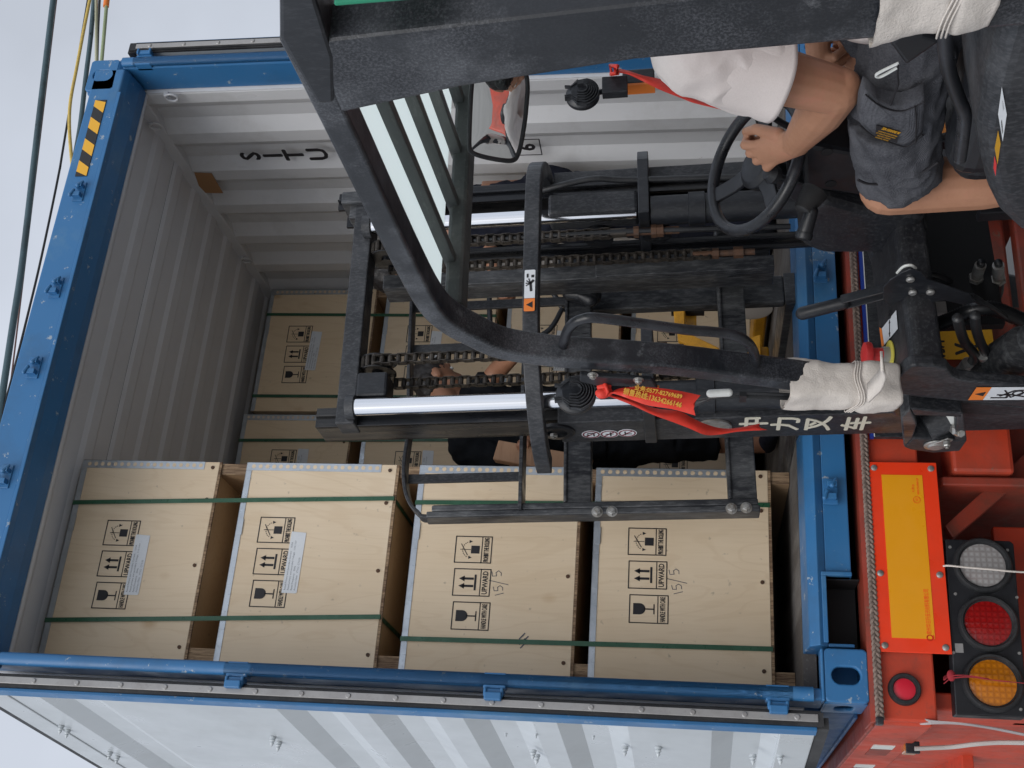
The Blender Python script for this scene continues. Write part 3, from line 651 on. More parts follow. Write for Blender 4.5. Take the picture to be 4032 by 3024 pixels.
def strap(xt, xb, top, bot, label, y_skip=False):
    """closed green band round the crates top..bot: front, over the lid, down the back, under the base"""
    x0, x1, ya, yb, _, zt, _b = top; zb = bot[4]+ (.0); w = .0080
    zu = bot[6]-.012
    r = empty('packing_strap', ((xt+xb)/2, ya, zb)); tag(r, label, 'strap', 'green packing straps round the crates'); bpy.context.view_layer.update()
    pts = [(xt, ya-.0052, zt+.0045), (xb, ya-.0052, zu-.004), (xb, yb+.004, zu-.004), (xt, yb+.004, zt+.0045)]
    m = MB(); vs = []; fs = []
    for k, (x, y, z) in enumerate(pts):
        oy = -.0012 if k < 2 else .0012; oz = .0012 if k in (0, 3) else -.0012
        vs += [(x-w, y, z), (x+w, y, z), (x+w, y+oy, z+oz), (x-w, y+oy, z+oz)]
    for k in range(4):
        j = (k+1) % 4
        for q in range(4): fs.append((k*4+q, k*4+(q+1) % 4, j*4+(q+1) % 4, j*4+q))
    m.add(vs, fs); part(m, 'band', M['strap'], r)
    m = MB().box(xt-.011, xt+.011, ya+.30, ya+.335, zt+.003, zt+.008); part(m, 'strap_seal', M['galv'], r)
s1t = WH(155, 1085, 'Y', .395).x; s1b = WH(870, 1077, 'Y', .395).x; s2t = WH(95, 1339, 'Y', .395).x; s2b = WH(810, 1332, 'Y', .395).x
strap(s1t, s1b, FR[0], FR[1], 'green strap down the right of the two upper front crates, nearer the mast')
strap(s2t, s2b, FR[0], FR[1], 'green strap down the left of the two upper front crates, nearer the door post')
t1 = WH(895, 1085, 'Y', .395).x; t1b = WH(1600, 1090, 'Y', .395).x; t2 = WH(860, 1379, 'Y', .395).x; t2b = WH(1665, 1402, 'Y', .395).x
strap(t1, t1b, FR[2], FR[3], 'green strap on the right of the two lower front crates, passing behind the load backrest')
strap(t2, t2b, FR[2], FR[3], 'green strap down the left of the two lower front crates, nearer the door post')
strap(WH(590, 679, 'Y', 1.745).x, WH(895, 683, 'Y', 1.745).x, SA[0], SA[1], 'green strap on the back crates beside the right wall, passing behind the mast head')
strap(WH(555, 855, 'Y', 1.745).x, WH(700, 856, 'Y', 1.745).x, SA[0], SA[1], 'green strap on the back right crates, ending behind the chrome lift rod')
strap(WH(515, 951, 'Y', 1.745).x, WH(1000, 950, 'Y', 1.745).x, SB[0], SB[1], 'green strap down the middle back crates, in the gap beside the front left stack')

# ================================================================== TRAILER
def z9(x, y): return ((2688+x*.6076)/SC, (2016+y*.6076)/SC)
def z6(x, y): return ((2688+x*.6076)/SC, (1008+y*.6076)/SC)
def z5(x, y): return ((1344+x*.6076)/SC, (1008+y*.6076)/SC)
def z3(x, y): return ((2688+x*.6076)/SC, (y*.6076)/SC)
def z2(x, y): return ((1344+x*.6076)/SC, (y*.6076)/SC)
def z1(x, y): return (x*.6076/SC, y*.6076/SC)
tr = empty('semi_trailer', (1.2, 1.5, -1.2)); bpy.context.view_layer.update()
tag(tr, 'orange-red container trailer under the box, with yellow reflector board and round rear lamps', 'trailer')
T = lambda mb, n, mt, par=None, **k: part(mb, n, mt, par or tr, **k)
m = MB(); m.prism([(-.045, -.012, -.034), (-.045, -.002, -.030), (-.045, .16, -.030), (-.045, .16, -.180), (-.045, -.012, -.180)], (2.528, 0, 0)); T(m, 'rear_beam', M['red'], bevel=.006)
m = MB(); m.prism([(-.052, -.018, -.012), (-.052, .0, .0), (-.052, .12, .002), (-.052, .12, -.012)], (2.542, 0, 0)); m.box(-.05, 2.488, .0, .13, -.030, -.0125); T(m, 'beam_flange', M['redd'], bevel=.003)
for a, b in ((.142, .721), (1.72, 2.30)):
    m = MB().box(a, b, -.032, -.028, -.229, -.030); rp = T(m, 'reflector_board', M['reflr'], bevel=.002)
    ya, yb = (.183, .679) if a < 1 else (1.762, 2.258)
    m = MB().box(ya, yb, -.0332, -.0322, -.185, -.0665); part(m, 'yellow_sheet', M['refly'], rp)
    for x in (a+.018, (a+b)/2-.06, b-.02):
        for z in (-.046, -.212): m = MB(); m.lathe((x, -.032, z), (0, -1, 0), [(.010, 0), (.009, .003), (.005, .005)], 16); part(m, 'rivet', M['bolt'], rp, smooth=True)
    if a < 1:
        m = MB(); F = frame((.262, -.0333, -.171), (1, 0, 0), (0, 0, 1)); text(m, '常州华日升反光材料有限公司', F, .016, 1., .0004, width=.130); ring2(m, F, -.076, 0, .008, .003, 12); stroke(m, F, [(-.083, -.010), (-.069, -.010)], .003)
        F = frame((.600, -.0333, -.166), (1, 0, 0), (0, 0, 1)); ring2(m, F, 0, .002, .010, .0012, 16); text(m, '20', F @ Matrix.Translation((0, .002, 0)), .009, 1, .0004); text(m, '000272U/B0128', F @ Matrix.Translation((.043, -.004, 0)), .008, 1, .0004); text(m, 'A 类 (J)', F @ Matrix.Translation((.037, .010, 0)), .008, 1, .0004)
        part(m, 'red_print', M['reflr'], rp)
# black board with blue and white border in the middle of the beam
m = MB().box(.80, 1.66, -.040, -.020, -.175, -.052); bb = T(m, 'black_board', M['blackd'], bevel=.002)
m = MB().box(.80, 1.66, -.0405, -.020, -.0515, -.040); part(m, 'blue_border', plain('deep_blue', (.01, .04, .28), .5), bb)
m = MB().box(.80, 1.66, -.0413, -.0408, -.0535, -.0505); m.box(.80, 1.66, -.0413, -.0408, -.172, -.169); part(m, 'white_line', M['tapew'], bb)
m = MB().box(.05, 2.39, .165, 6.0, -.026, -.006); T(m, 'gap_shade_plate', M['dark'])  # added dark sheet, keeps bright ground from showing through the gap
# round marker lamp on the beam end
def round_lamp(x, z, y, ro, rl, lm, depth=.03, name='round_lamp', sq=False):
    m = MB(); m.lathe((x, y, z), (0, -1, 0), [(ro, 0), (ro, depth*.5), (ro*.93, depth*.8), (rl*1.08, depth*.8), (rl*1.02, depth*.35)], 40); a = T(m, name, M['rubber'], smooth=True)
    m = MB(); m.lathe((x, y-depth*.3, z), (0, -1, 0), [(rl, 0), (rl*.97, depth*.08), (rl*.7, depth*.16), (rl*.35, depth*.2), (.002, depth*.21)], 40); part(m, 'lens', lm, a, smooth=True); return a
round_lamp(.041, -.094, -.012, .045, .031, plain('bright_red_lens', (.60, .018, .04), .25), .022, 'marker_lamp'); round_lamp(2.40, -.094, -.012, .045, .031, M['lensr'], .022, 'marker_lamp')
for xo in (0, 1.93):
    m = MB(); P = [(-.022+xo, -.02, -.226), (.485+xo, -.02, -.238), (.484+xo, -.02, -.420), (.475+xo, -.02, -.430), (-.015+xo, -.02, -.418), (-.022+xo, -.02, -.410)]
    m.prism(P, (0, .05, 0)); lp = T(m, 'lamp_plate', M['plastic'], bevel=.004)
    for x, z, lm, nn in ((.405, -.335, 'lensw', 'reversing_lamp'), (.235, -.334, 'lensr', 'brake_lamp'), (.068, -.331, 'lensa', 'turn_lamp')):
        a = round_lamp(x+xo, z, -.02, .082, .065, M[lm], .026, nn)
    for x, z in ((.46, -.25), (.455, -.41), (.32, -.254), (.315, -.422), (.15, -.235), (.155, -.412), (.0, -.40)):
        m = MB(); m.lathe((x+xo, -.02, z), (0, -1, 0), [(.005, 0), (.004, .003)], 8); part(m, 'screw', M['bolt'], lp, smooth=True)
    m = MB().box(.150+xo, .176+xo, -.0215, -.0195, -.262, -.240); part(m, 'grey_sticker', M['alu'], lp)
# chassis: side rails, cross members, rear frames
for x in (-.052, 2.40):
    m = MB(); m.prism([(x, .02, -.014), (x, 6.0, -.014), (x, 6.0, -.172), (x, .02, -.172)], (.088, 0, 0)); T(m, 'side_rail', M['red'], bevel=.008)
    m = MB().box(x-.008, x+.096, .02, 6., -.0125, -.002); T(m, 'rail_flange', M['redd'], bevel=.003)
for k in range(6):
    y = .40+k*.46; m = MB().box(-.0545, -.0522, y, y+.075, -.125, -.060); T(m, 'white_tape', M['tapew']); m = MB().box(-.0543, -.0522, y+.08, y+.22, -.125, -.060); T(m, 'red_tape', M['redd'])
m = MB(); m.box(.0, .05, .05, 3.2, -.80, -.182); m.box(.0, .6, .20, .24, -.80, -.43); T(m, 'side_frame', M['red'], bevel=.006)
m = MB(); m.prism([(-.05, .9, -.42), (-.05, 1.6, -.36), (-.05, 3.2, -.36), (-.05, 3.2, -.40), (-.05, 1.6, -.40), (-.05, .9, -.46)], (.5, 0, 0)); T(m, 'mudguard', M['red'], bevel=.004)
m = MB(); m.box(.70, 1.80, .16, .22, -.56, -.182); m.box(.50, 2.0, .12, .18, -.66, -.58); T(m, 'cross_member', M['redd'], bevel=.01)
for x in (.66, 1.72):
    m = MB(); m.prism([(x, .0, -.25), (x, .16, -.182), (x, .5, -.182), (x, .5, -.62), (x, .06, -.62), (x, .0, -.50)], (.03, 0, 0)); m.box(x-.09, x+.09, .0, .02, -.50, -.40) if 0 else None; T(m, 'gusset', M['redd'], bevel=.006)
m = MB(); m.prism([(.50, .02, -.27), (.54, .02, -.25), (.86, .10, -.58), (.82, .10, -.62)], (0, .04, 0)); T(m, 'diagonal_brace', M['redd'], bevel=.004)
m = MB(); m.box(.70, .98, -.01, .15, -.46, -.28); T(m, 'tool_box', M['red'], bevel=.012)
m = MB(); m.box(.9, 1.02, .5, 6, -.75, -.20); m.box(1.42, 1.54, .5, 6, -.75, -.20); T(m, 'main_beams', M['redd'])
for s_ in (.30, 1.86):
    for y in (1.7, 2.9):
        m = MB(); m.lathe((s_, y, -.72), (1, 0, 0), [(.28, 0), (.45, .01), (.48, .04), (.48, .24), (.45, .27), (.28, .28)], 36); w = T(m, 'wheel', M['rubber'], smooth=True)
        m = MB(); m.lathe((s_-.004, y, -.72), (1, 0, 0), [(.10, 0), (.27, .04), (.28, .0), (.28, .29), (.1, .288)], 30); part(m, 'rim', M['redd'], w, smooth=True)
    m = MB().cyl((.3, 1.7, -.72), (2.14, 1.7, -.72), .06); T(m, 'axle', M['dark'])
# licence plate behind the truck
pc = WH(*z6(1838, 680), 'Y', .12); px4 = WH(*z6(1865, 606), 'Y', .12); pz4 = WH(*z6(1640, 600), 'Y', .12); F = frame((pc.x+.165, .12, pc.z), (1, 0, 0), (0, 0, 1))
m = MB(); poly(m, F, [(-.15, -.09), (.15, -.09), (.16, -.08), (.16, .08), (.15, .09), (-.15, .09), (-.16, .08), (-.16, -.08)], .003); lpt = T(m, 'licence_plate', M['plate'])
m = MB(); F2 = lambda p: frame((p.x, .1168, p.z), (1, 0, 0), (0, 0, 1)); text(m, 'X', F2(px4), .125, .50, .0006, bold=.002); text(m, '浙', F2(pz4), .075, 1., .0006, bold=.0008)
part(m, 'plate_characters', M['ink'], lpt)
# orange side lamp with grey cable
p = WH(*z9(1465, 1515), 'X', -.05); m = MB(); m.box(-.075, -.045, p.y-.045, p.y+.02, p.z-.02, p.z+.02); T(m, 'side_lamp', M['lensa'], bevel=.004)
m = MB(); m.box(-.080, -.045, p.y-.065, p.y-.047, p.z-.022, p.z+.018); T(m, 'lamp_bracket', M['black'], bevel=.002)
m = MB(); P = [WH(*z9(a, b), 'X', c) for a, b, c in ((1505, 1530, -.07), (1620, 1525, -.065), (1750, 1518, -.06), (1900, 1500, -.055), (2050, 1490, -.05), (2250, 1492, -.05))]
m.tube(catmull(P, 5), .0055, 8); m.tube(catmull([q + Vector((-.002, .012, -.001)) for q in P], 5), .005, 8); T(m, 'grey_cable', M['cableg'], smooth=True)
# braided rope along the beam
rp = empty('braided_rope', (1.1, -.04, -.02)); tag(rp, 'grimy braided rope lying along the trailer beam under the blue sill', 'rope'); bpy.context.view_layer.update()
N = 900
for s_ in range(3):
    m = MB(); P = []
    for i in range(N):
        x = -.052 + 2.44*i/N; ph = 2*PI*(x/.046) + 2*PI*s_/3; P.append((x, -.030 + .0045*math.sin(2*ph), -.0215 + .0075*math.sin(ph)))
    m.tube(P, .0052, 6); part(m, 'strand', M['braid'] if 'braid' in M else M['felt'], rp, smooth=True)
m = MB().box(-.062, -.040, -.040, -.014, -.030, -.010); part(m, 'wrapped_end', M['steel'], rp, bevel=.003)
# grey webbing strap hanging from the beam corner
r = empty('webbing_strap', (-.045, .05, -.15)); tag(r, 'grey webbing strap hooked under the trailer corner, trailing down past the amber lamp', 'strap'); bpy.context.view_layer.update()
P = [WH(*z9(a, b), 'X', c) for a, b, c in ((1500, 1350, -.035), (1620, 1362, -.045), (1800, 1372, -.05), (2000, 1400, -.05), (2250, 1450, -.05))]
m = MB(); m.sweep(catmull(P, 6), [(-.001, -.012), (.001, -.012), (.001, .012), (-.001, .012)], up=(0, 1, .6)); part(m, 'band', M['web'], r)
# cord over the clear lamp and red rag over the amber lamp
m = MB(); P = [WH(*z9(a, b), 'Y', c) for a, b, c in ((1690, 350, -.04), (1730, 348, -.055), (1850, 360, -.055), (2000, 372, -.055), (2130, 385, -.05), (2260, 392, -.04))]
m.tube(catmull(P, 6), .0028, 8); o = m.build('cord', M['felt'], smooth=True); tag(o, 'thin white cord hanging across the clear round lamp', 'cord')
P = [WH(*z9(a, b), 'Y', c) for a, b, c in ((1690, 1080, -.04), (1740, 1060, -.05), (1850, 1060, -.062), (1980, 1085, -.062), (2110, 1100, -.062), (2270, 1115, -.05))]
m = MB(); m.sweep(catmull(P, 6), [(-.001, -.011), (.001, -.011), (.001, .011), (-.001, .011)], up=(.2, 1, .3), scales=[1+.25*math.sin(i*.9) for i in range(31)])
P2 = [q + Vector((-.014+.005*i, -.002, 0)) for i, q in enumerate(P[:4])]; m.sweep(catmull(P2, 5), [(-.001, -.006), (.001, -.006), (.001, .006), (-.001, .006)], up=(0, 1, 0)); m.ell(P[1], [(.016, 0, 0), (0, .010, 0), (0, 0, .012)])
o = m.build('red_rag', plain('faded_red_cloth', (.30, .02, .03), .9)); tag(o, 'faded dark red rag knotted over the amber round lamp', 'rag')

# ================================================================== OVERHEAD LINES
def line(name, pts, Y, r, mat, label, cat, group=None, n=10):
    P = [WH(a, b, 'Y', Y) for a, b in pts]; e_ = 9. if 'pole' not in name and 'yellow' not in name else 1.5; P = [P[0] + (P[0]-P[1])*e_] + P + [P[-1] + (P[-1]-P[-2])*(e_*.6 if e_ > 2 and Y < 3.2 and len(pts) > 3 and pts[-1][0] < 60 else 1.5)]
    m = MB().tube(catmull(P, 5), r, n); o = m.build(name, mat, smooth=True); tag(o, label, cat, group); return o
line('overhead_pipe', [(115, 0), (82, 277), (50, 553), (28, 700), (4, 860)], 3.0, .0235, M['pipe'], 'thick blue-green overhead line, highest across the sky', 'cable')
line('overhead_wire', [(122, 0), (110, 100), (89, 277), (56, 553)], 3.1, .006, plain('red_brown_wire', (.16, .08, .07), .6), 'thin reddish wire running beside the thick blue-green line', 'cable')
line('overhead_wire', [(148, 250), (128, 370), (90, 553), (60, 680), (30, 800), (2, 905)], 3.0, .0085, M['hose'], 'thin black wire dropping in the gap between thick line and container header', 'cable')
line('overhead_hose', [(203, 0), (196, 80), (185, 170), (172, 280), (150, 400)], 3.0, .018, M['pipe'], 'dark cable passing behind the top right container corner', 'cable')
line('overhead_hose', [(215, 0), (212, 60), (210, 130), (208, 200)], 3.0, .010, M['hose'], 'dark thin cable between the two pale poles above the container corner', 'cable')
line('yellow_rope', [(194, 0), (180, 70), (165, 150), (152, 220), (150, 280), (156, 360)], 2.8, .012, M['ropey'], 'yellow spliced rope hanging in the sky beside the container corner', 'rope')
line('bamboo_pole', [(208, 0), (208, 60), (208, 150)], 2.6, .011, M['bamboo'], 'pale pole rising behind the container corner, nearer the yellow rope', 'pole')
o = line('bamboo_pole', [(231, 0), (226, 60), (218, 150)], 2.6, .013, worn('green_bamboo', (.30, .36, .20), (.2, .25, .14), .5), 'greenish pole with orange joint rising behind the container corner', 'pole')
p = WH(229, 14, 'Y', 2.6); q = WH(232, -14, 'Y', 2.6); m = MB().cyl(p, q, .021); j = m.build('orange_joint', M['orange'], smooth=True); j.parent = o
# ================================================================== LIFT TRUCK
fl = empty('forklift', mat=LIFT_T); bpy.context.view_layer.update()
tag(fl, 'black lift truck standing before the open container, mast raised, driver at its wheel', 'forklift')
def F_(mb, n, mt, par=None, **k):
    o = mb.build(n, mt, None, **k); o.parent = par or fl; return o
def c6(x, y): return ((2400+x*.36166)/SC, (1450+y*.36166)/SC)
def c8(x, y): return ((3432+x*.27125)/SC, (1400+y*.27125)/SC)
MX = lambda x: .19 - x
def rs(a, b): return [(-a, -b), (a, -b), (a, b), (-a, b)]
GO = -.5
# overhead guard: side rail running down into the front post, one bent tube each side
cen = [(634, 81), (737, 291), (863, 553), (928, 672), (975, 716), (1024, 742), (1066, 762), (1114, 774), (1207, 786), (1317, 793), (1475, 806), (1691, 833), (1935, 862)]
PL = [LH(a, b, 'X', GO) for a, b in cen]; PL = catmull(PL, 4)
for sx in (0, 1):
    pts = [Vector((MX(GO) if sx else GO, p.y, p.z)) for p in PL]
    sec = [(-.024, 0), (.024, 0), (.024, .062), (-.024, .062)]
    up = (1, 0, 0) if not sx else (-1, 0, 0)
    m = MB().sweep(pts, sec, up=up); F_(m, 'guard_post_rail', M['guard'], bevel=.007, seg=3)
    xa, xb = (GO-.001, GO+.072) if not sx else (MX(GO+.072), MX(GO-.001))
    m = MB(); m.prism([(xa, -1.568, 2.262), (xa, -1.610, 2.06), (xa, -1.642, 1.80), (xa, -1.652, 1.35), (xa, -1.66, .95), (xa, -1.79, .95), (xa, -1.775, 1.35), (xa, -1.758, 1.80), (xa, -1.735, 2.262)], (xb-xa, 0, 0)); F_(m, 'rear_post', M['guard'], bevel=.010, seg=3)
    m = MB(); m.prism([(xa-.002, -1.60, 2.262), (xa-.002, -1.60, 2.290), (xa-.002, -1.75, 2.301), (xa-.002, -1.84, 2.272), (xa-.002, -1.84, 2.225), (xa-.002, -1.70, 2.235)], (xb-xa+.004, 0, 0)); F_(m, 'corner_cap', M['black'], bevel=.006)
m = MB().box(GO+.075, MX(GO)-.075, -1.82, -1.745, 2.232, 2.282); F_(m, 'rear_crossbar', M['black'], bevel=.006)
pf = LH(985, 430, 'Y', -.79)
m = MB().box(GO+.063, MX(GO)-.063, -.835, -.765, 2.205, 2.245); F_(m, 'front_crossbar', M['roofbar'], bevel=.008)
for b in (-.312, -.168, -.024, .12, .264, .41, .555):
    m = MB(); m.prism([(b-.022, -1.735, 2.250), (b-.022, -1.735, 2.276), (b-.022, -.80, 2.249), (b-.022, -.80, 2.223)], (.022, 0, 0)); F_(m, 'roof_bar', M['roofbar'], bevel=.002)
m = MB(); m.prism([(GO+.064, -1.73, 2.278), (GO+.064, -1.73, 2.281), (GO+.064, -.84, 2.255), (GO+.064, -.84, 2.252)], (1.02-.128+.16, 0, 0)); F_(m, 'roof_cover', M['cover'])
# green plate at the back of the roof
a, b = LH(722, 13, 'Y', -1.83), LH(905, 4, 'Y', -1.83)
m = MB().box(a.x, a.x+.42, -1.835, -1.828, b.z, a.z); gp = F_(m, 'green_plate', M['green'], bevel=.01)
m = MB(); FF = frame((a.x+.21, -1.8355, (a.z+b.z)/2), (1, 0, 0), (0, 0, 1)); hw, hh = .20, (a.z-b.z)/2-.010; stroke(m, FF, [(-hw, -hh), (hw, -hh), (hw, hh), (-hw, hh), (-hw, -hh)], .005); F_(m, 'white_border', M['tapew'], gp)
# grab handle
P = [LH(*q, 'X', GO+.035) for q in [z5(1430, 640), z5(1440, 560), z5(1480, 460), z5(1560, 410), z5(1700, 405), z5(2212, 475), z6(200, 492), z6(340, 515), z6(430, 570), z6(468, 650), z6(475, 740)]]
m = MB().tube(catmull(P, 6), .0115, 14); F_(m, 'grab_handle', M['wheel'], smooth=True)

# ---- mast
XC = .092
cl = LH(1300, 911, 'Y', .10).x                    # corner of the left outer channel
def channel(x, sg, y0, y1, fl_, tw, z0, z1, name, mt):
    m = MB(); P = [(x, y0), (x+sg*fl_, y0), (x+sg*fl_, y0+tw), (x+sg*tw, y0+tw), (x+sg*tw, y1-tw), (x+sg*fl_, y1-tw), (x+sg*fl_, y1), (x, y1)]
    m.prism([(a, b, z0) for a, b in P], (0, 0, z1-z0)); return F_(m, name, mt, bevel=.003)
xr = .545
channel(cl, 1, .10, .25, .058, .016, .25, 2.10, 'outer_mast', M['blackd']); channel(xr, -1, .10, .25, .058, .016, .25, 2.12, 'outer_mast', M['blackd'])
il = cl+.018
for x, sg in ((il, 1), (.524, -1)):
    m = MB(); z0, z1 = .9, 2.83
    m.box(x, x+sg*.016, .118, .232, z0, z1); m.box(x-sg*.0+0, x+sg*.062, .1165, .130, z0, z1); m.box(x, x+sg*.062, .220, .2335, z0, z1); m.box(x+sg*.030, x+sg*.036, .104, .1165, 2.0, z1)
    F_(m, 'inner_mast', M['grease'], bevel=.002)
a = LH(745, 890, 'Y', .10); b = LH(790, 480, 'Y', .10)
zt = (a.z+b.z)/2
m = MB().box(il-.004, .535, .085, .165, zt-.030, zt+.028); F_(m, 'mast_crosshead', M['blackd'], bevel=.004)
m = MB(); m.box(.455, .50, .07, .2, zt-.01, zt+.075); m.box(.41, .46, .09, .2, zt+.02, zt+.05); F_(m, 'crosshead_bracket', M['steel'], bevel=.005)
m = MB().box(il+.075, il+.155, .07, .16, zt-.125, zt-.031); F_(m, 'sheave_block', M['black'], bevel=.008)
gx = LH(1100, 599, 'Y', .27).x; gk = LH(1100, 549, 'Y', .25).x
m = MB(); m.box(gx-.024, gx+.026, .262, .275, 1.44, 2.70); m.box(gx-.024, gx-.012, .275, .36, 1.44, 2.70); m.box(gx-.024, gx+.026, .252, .262, 1.44, 2.0); F_(m, 'inner_rail', M['steel'], bevel=.003)
m = MB(); m.box(gk-.026, gk+.028, .245, .262, 1.2, 2.74); m.box(gk-.004, gk+.004, .225, .245, 1.2, 2.74); F_(m, 'roller_rail', M['grease'], bevel=.003)
m = MB(); m.box(.44, .51, .20, .215, 1.2, 2.74); F_(m, 'roller_rail', M['grease'], bevel=.003)
# curved tie bar in front of the mast
def bowp(z): return catmull([(-.415, .215, z), (-.405, .13, z), (-.365, .03, z), (-.295, -.06, z), (-.20, -.125, z), (-.06, -.155, z), (.10, -.160, z), (.26, -.158, z), (.37, -.135, z), (.455, -.05, z), (.515, .06, z), (.545, .17, z)], 5)
zb = 2.150
m = MB().sweep(bowp(zb), [(-.030, -.023), (.022, -.023), (.022, .021), (-.030, .021)]); F_(m, 'tie_bar', M['blackd'], bevel=.003)
m = MB(); m.sweep([p + Vector((0, .018, -.012)) for p in bowp(zb)[10:-10]], [(-.02, -.003), (.02, -.003), (.02, .003), (-.02, .003)]); F_(m, 'tie_bar_web', M['dark'])
# anchor plates for chains and cylinders
for x0, x1 in ((cl-.01, -.038), (.325, xr+.045)):
    m = MB(); zc = 1.836; P = [(x0, .02), (x1-.02, .02), (x1, .04), (x1, .25), (x0, .25)] if x0 < 0 else [(x0, .02), (x1-.07, .02), (x1-.02, .05), (x1, .12), (x1, .25), (x0, .25)]
    m.prism([(p, q, zc-.017) for p, q in P], (0, 0, .034)); F_(m, 'anchor_plate', M['black'], bevel=.003)
# lift rods and cylinders
rl = LH(1000, 872, 'Y', .07).x; rr = LH(1010, 478, 'Y', .07).x
m = MB().cyl((rl, .07, 1.86), (rl, .07, zt-.03), .0265, n=32); F_(m, 'lift_rod', M['chrome'], smooth=True)
m = MB().cyl((rr, .07, 1.86), (rr, .07, zt-.03), .0235, n=32); F_(m, 'lift_rod', M['chrome'], smooth=True)
for x in (rl, rr):
    m = MB(); m.cyl((x, .07, zt-.035), (x, .07, zt-.01), .036, n=24); F_(m, 'rod_collar', M['blackd'], smooth=True)
    m = MB(); m.lathe((x, .07, .3), (0, 0, 1), [(.046, 0), (.046, 1.35), (.052, 1.352), (.052, 1.40), (.046, 1.402), (.046, 1.515)], 28); F_(m, 'lift_cylinder', M['black'], smooth=True)
q0 = LH(1250, 421, 'Y', .05).x; q1 = LH(1250, 466, 'Y', .05).x
m = MB().box(min(q0, q1), max(q0, q1), .035, .13, 1.854, zb-.02); F_(m, 'cylinder_guard', M['blackd'], bevel=.01)
m = MB(); m.tube(catmull([(q0+.02, .05, zb+.02), (q0+.035, .02, 2.0), (q0+.03, .03, 1.88), (q0+.02, .03, 1.6), (q0+.0, .03, 1.2)], 6), .010, 10); m.tube(catmull([(q0-.12, .10, 2.6), (q0-.12, .09, 2.2), (q0-.125, .08, 1.85), (q0-.13, .09, 1.4)], 6), .009, 10); F_(m, 'mast_hose', M['hose'], smooth=True)
# chains
def chain(x, y, z0, z1, w=.030, pitch=.0254):
    m = MB(); n = int((z1-z0)/pitch)
    for i in range(n+1):
        z = z1 - i*pitch; m.cyl((x-w*.33, y, z), (x+w*.33, y, z), .0082, n=10); m.cyl((x-w*.62, y, z), (x+w*.62, y, z), .0032, n=8)
        if i < n:
            for s in (-1, 1):
                xx = x + s*(w*.5 if i % 2 else w*.40); zc = z-pitch/2; L = pitch/2+.007
                pts = [(xx-.0011, y+.0105*math.sin(t)*(1 if 1 else 1), zc + (L-.0105)*(1 if math.cos(t) > 0 else -1) + .0105*math.cos(t)) for t in [2*PI*(k+.5)/14 for k in range(14)]]
                m.prism(pts, (.0022, 0, 0))
    return F_(m, 'lift_chain', M['chain'])
ZP = zt-.075
c1 = LH(950, 772, 'Y', .085); c2 = LH(950, 826, 'Y', .19); c3 = LH(1060, 518, 'Y', .085); c4 = LH(1060, 572, 'Y', .19)
chain(c1.x, .085, 1.90, ZP); chain(c2.x, .19, 1.60, ZP-.02); chain(c3.x, .085, 1.93, ZP); chain(c4.x, .19, 1.62, ZP)
for x in (c1.x, c3.x):
    m = MB(); m.lathe((x-.022, .138, ZP), (1, 0, 0), [(.058, 0), (.058, .004), (.046, .006), (.046, .038), (.058, .040), (.058, .044)], 28); m.lathe((x-.03, .138, ZP), (1, 0, 0), [(.018, 0), (.018, .06)], 16); F_(m, 'chain_sheave', M['grease'], smooth=True)
    m = MB()                                       # links over the sheave
    for k in range(9):
        a = PI*(k)/8; yy = .138 - .053*math.cos(a); zz = ZP + .053*math.sin(a); m.cyl((x-.011, yy, zz), (x+.011, yy, zz), .0082, n=10); m.cyl((x-.018, yy, zz), (x+.018, yy, zz), .0075, n=10)
    F_(m, 'chain_wrap', M['chain'])
for x, z, s in ((c1.x, 1.836, 1), (c3.x-.0, 1.836, 1)):
    m = MB(); m.cyl((x, .085, z-.105), (x, .085, z+.10), .0115, n=14)
    for k in range(14): m.lathe((x, .085, z-.102+k*.005), (0, 0, 1), [(.0125, 0), (.0112, .0035)], 12)
    m.lathe((x, .085, z-.017-.040), (0, 0, 1), [(.019, 0), (.019, .020), (.019, .021), (.020, .022), (.020, .038)], 6); m.lathe((x, .085, z+.018), (0, 0, 1), [(.018, 0), (.018, .016)], 6)
    F_(m, 'anchor_bolt', M['rust'])
    m = MB(); m.box(x-.012, x+.012, .074, .096, z+.055, z+.105); F_(m, 'chain_clevis', M['chain'], bevel=.003)
for x, z in ((c4.x+.055, 1.98), (c4.x+.06, 1.80)): m = MB(); m.lathe((x-.01, .15, z), (1, 0, 0), [(.045, 0), (.045, .03), (.02, .034)], 24); F_(m, 'guide_roller', M['grease'], smooth=True)
# side shift carriage and load backrest
CY = .50
def pz(x, y, Y=CY): return LH(x, y, 'Y', Y)
tp = [(893, 560), (896, 650), (890, 800), (889, 935), (880, 1010), (881, 1060), (891, 1095), (910, 1117), (935, 1127), (1100, 1126), (1400, 1120)]
m = MB().sweep(catmull([pz(*q) for q in tp], 4), [(-.006, 0), (.006, 0), (.006, .055), (-.006, .055)], up=(0, -1, 0)); F_(m, 'backrest_frame', M['blackd'], bevel=.003)
A = pz(930, 1108); B = pz(1638, 1104)
m = MB(); m.prism([(-.492, CY-.075, 2.545), (-.492, CY-.0, 2.555), (-.492, CY, 1.52), (-.492, CY-.075, 1.52)], (.020, 0, 0)); m.box(-.472, -.446, CY-.060, CY-.03, 1.55, 2.53); m.box(-.472, -.452, CY-.074, CY-.066, 1.525, 2.53); F_(m, 'side_bar', M['steel'], bevel=.006)
for x_, y_ in ((1290, 1106), (1322, 1105), (1580, 1099), (1612, 1097)): p = pz(x_, y_, CY-.076); m = MB(); hexbolt(m, p, (0, -1, 0), .013, .012); F_(m, 'hex_bolt', M['bolt'])
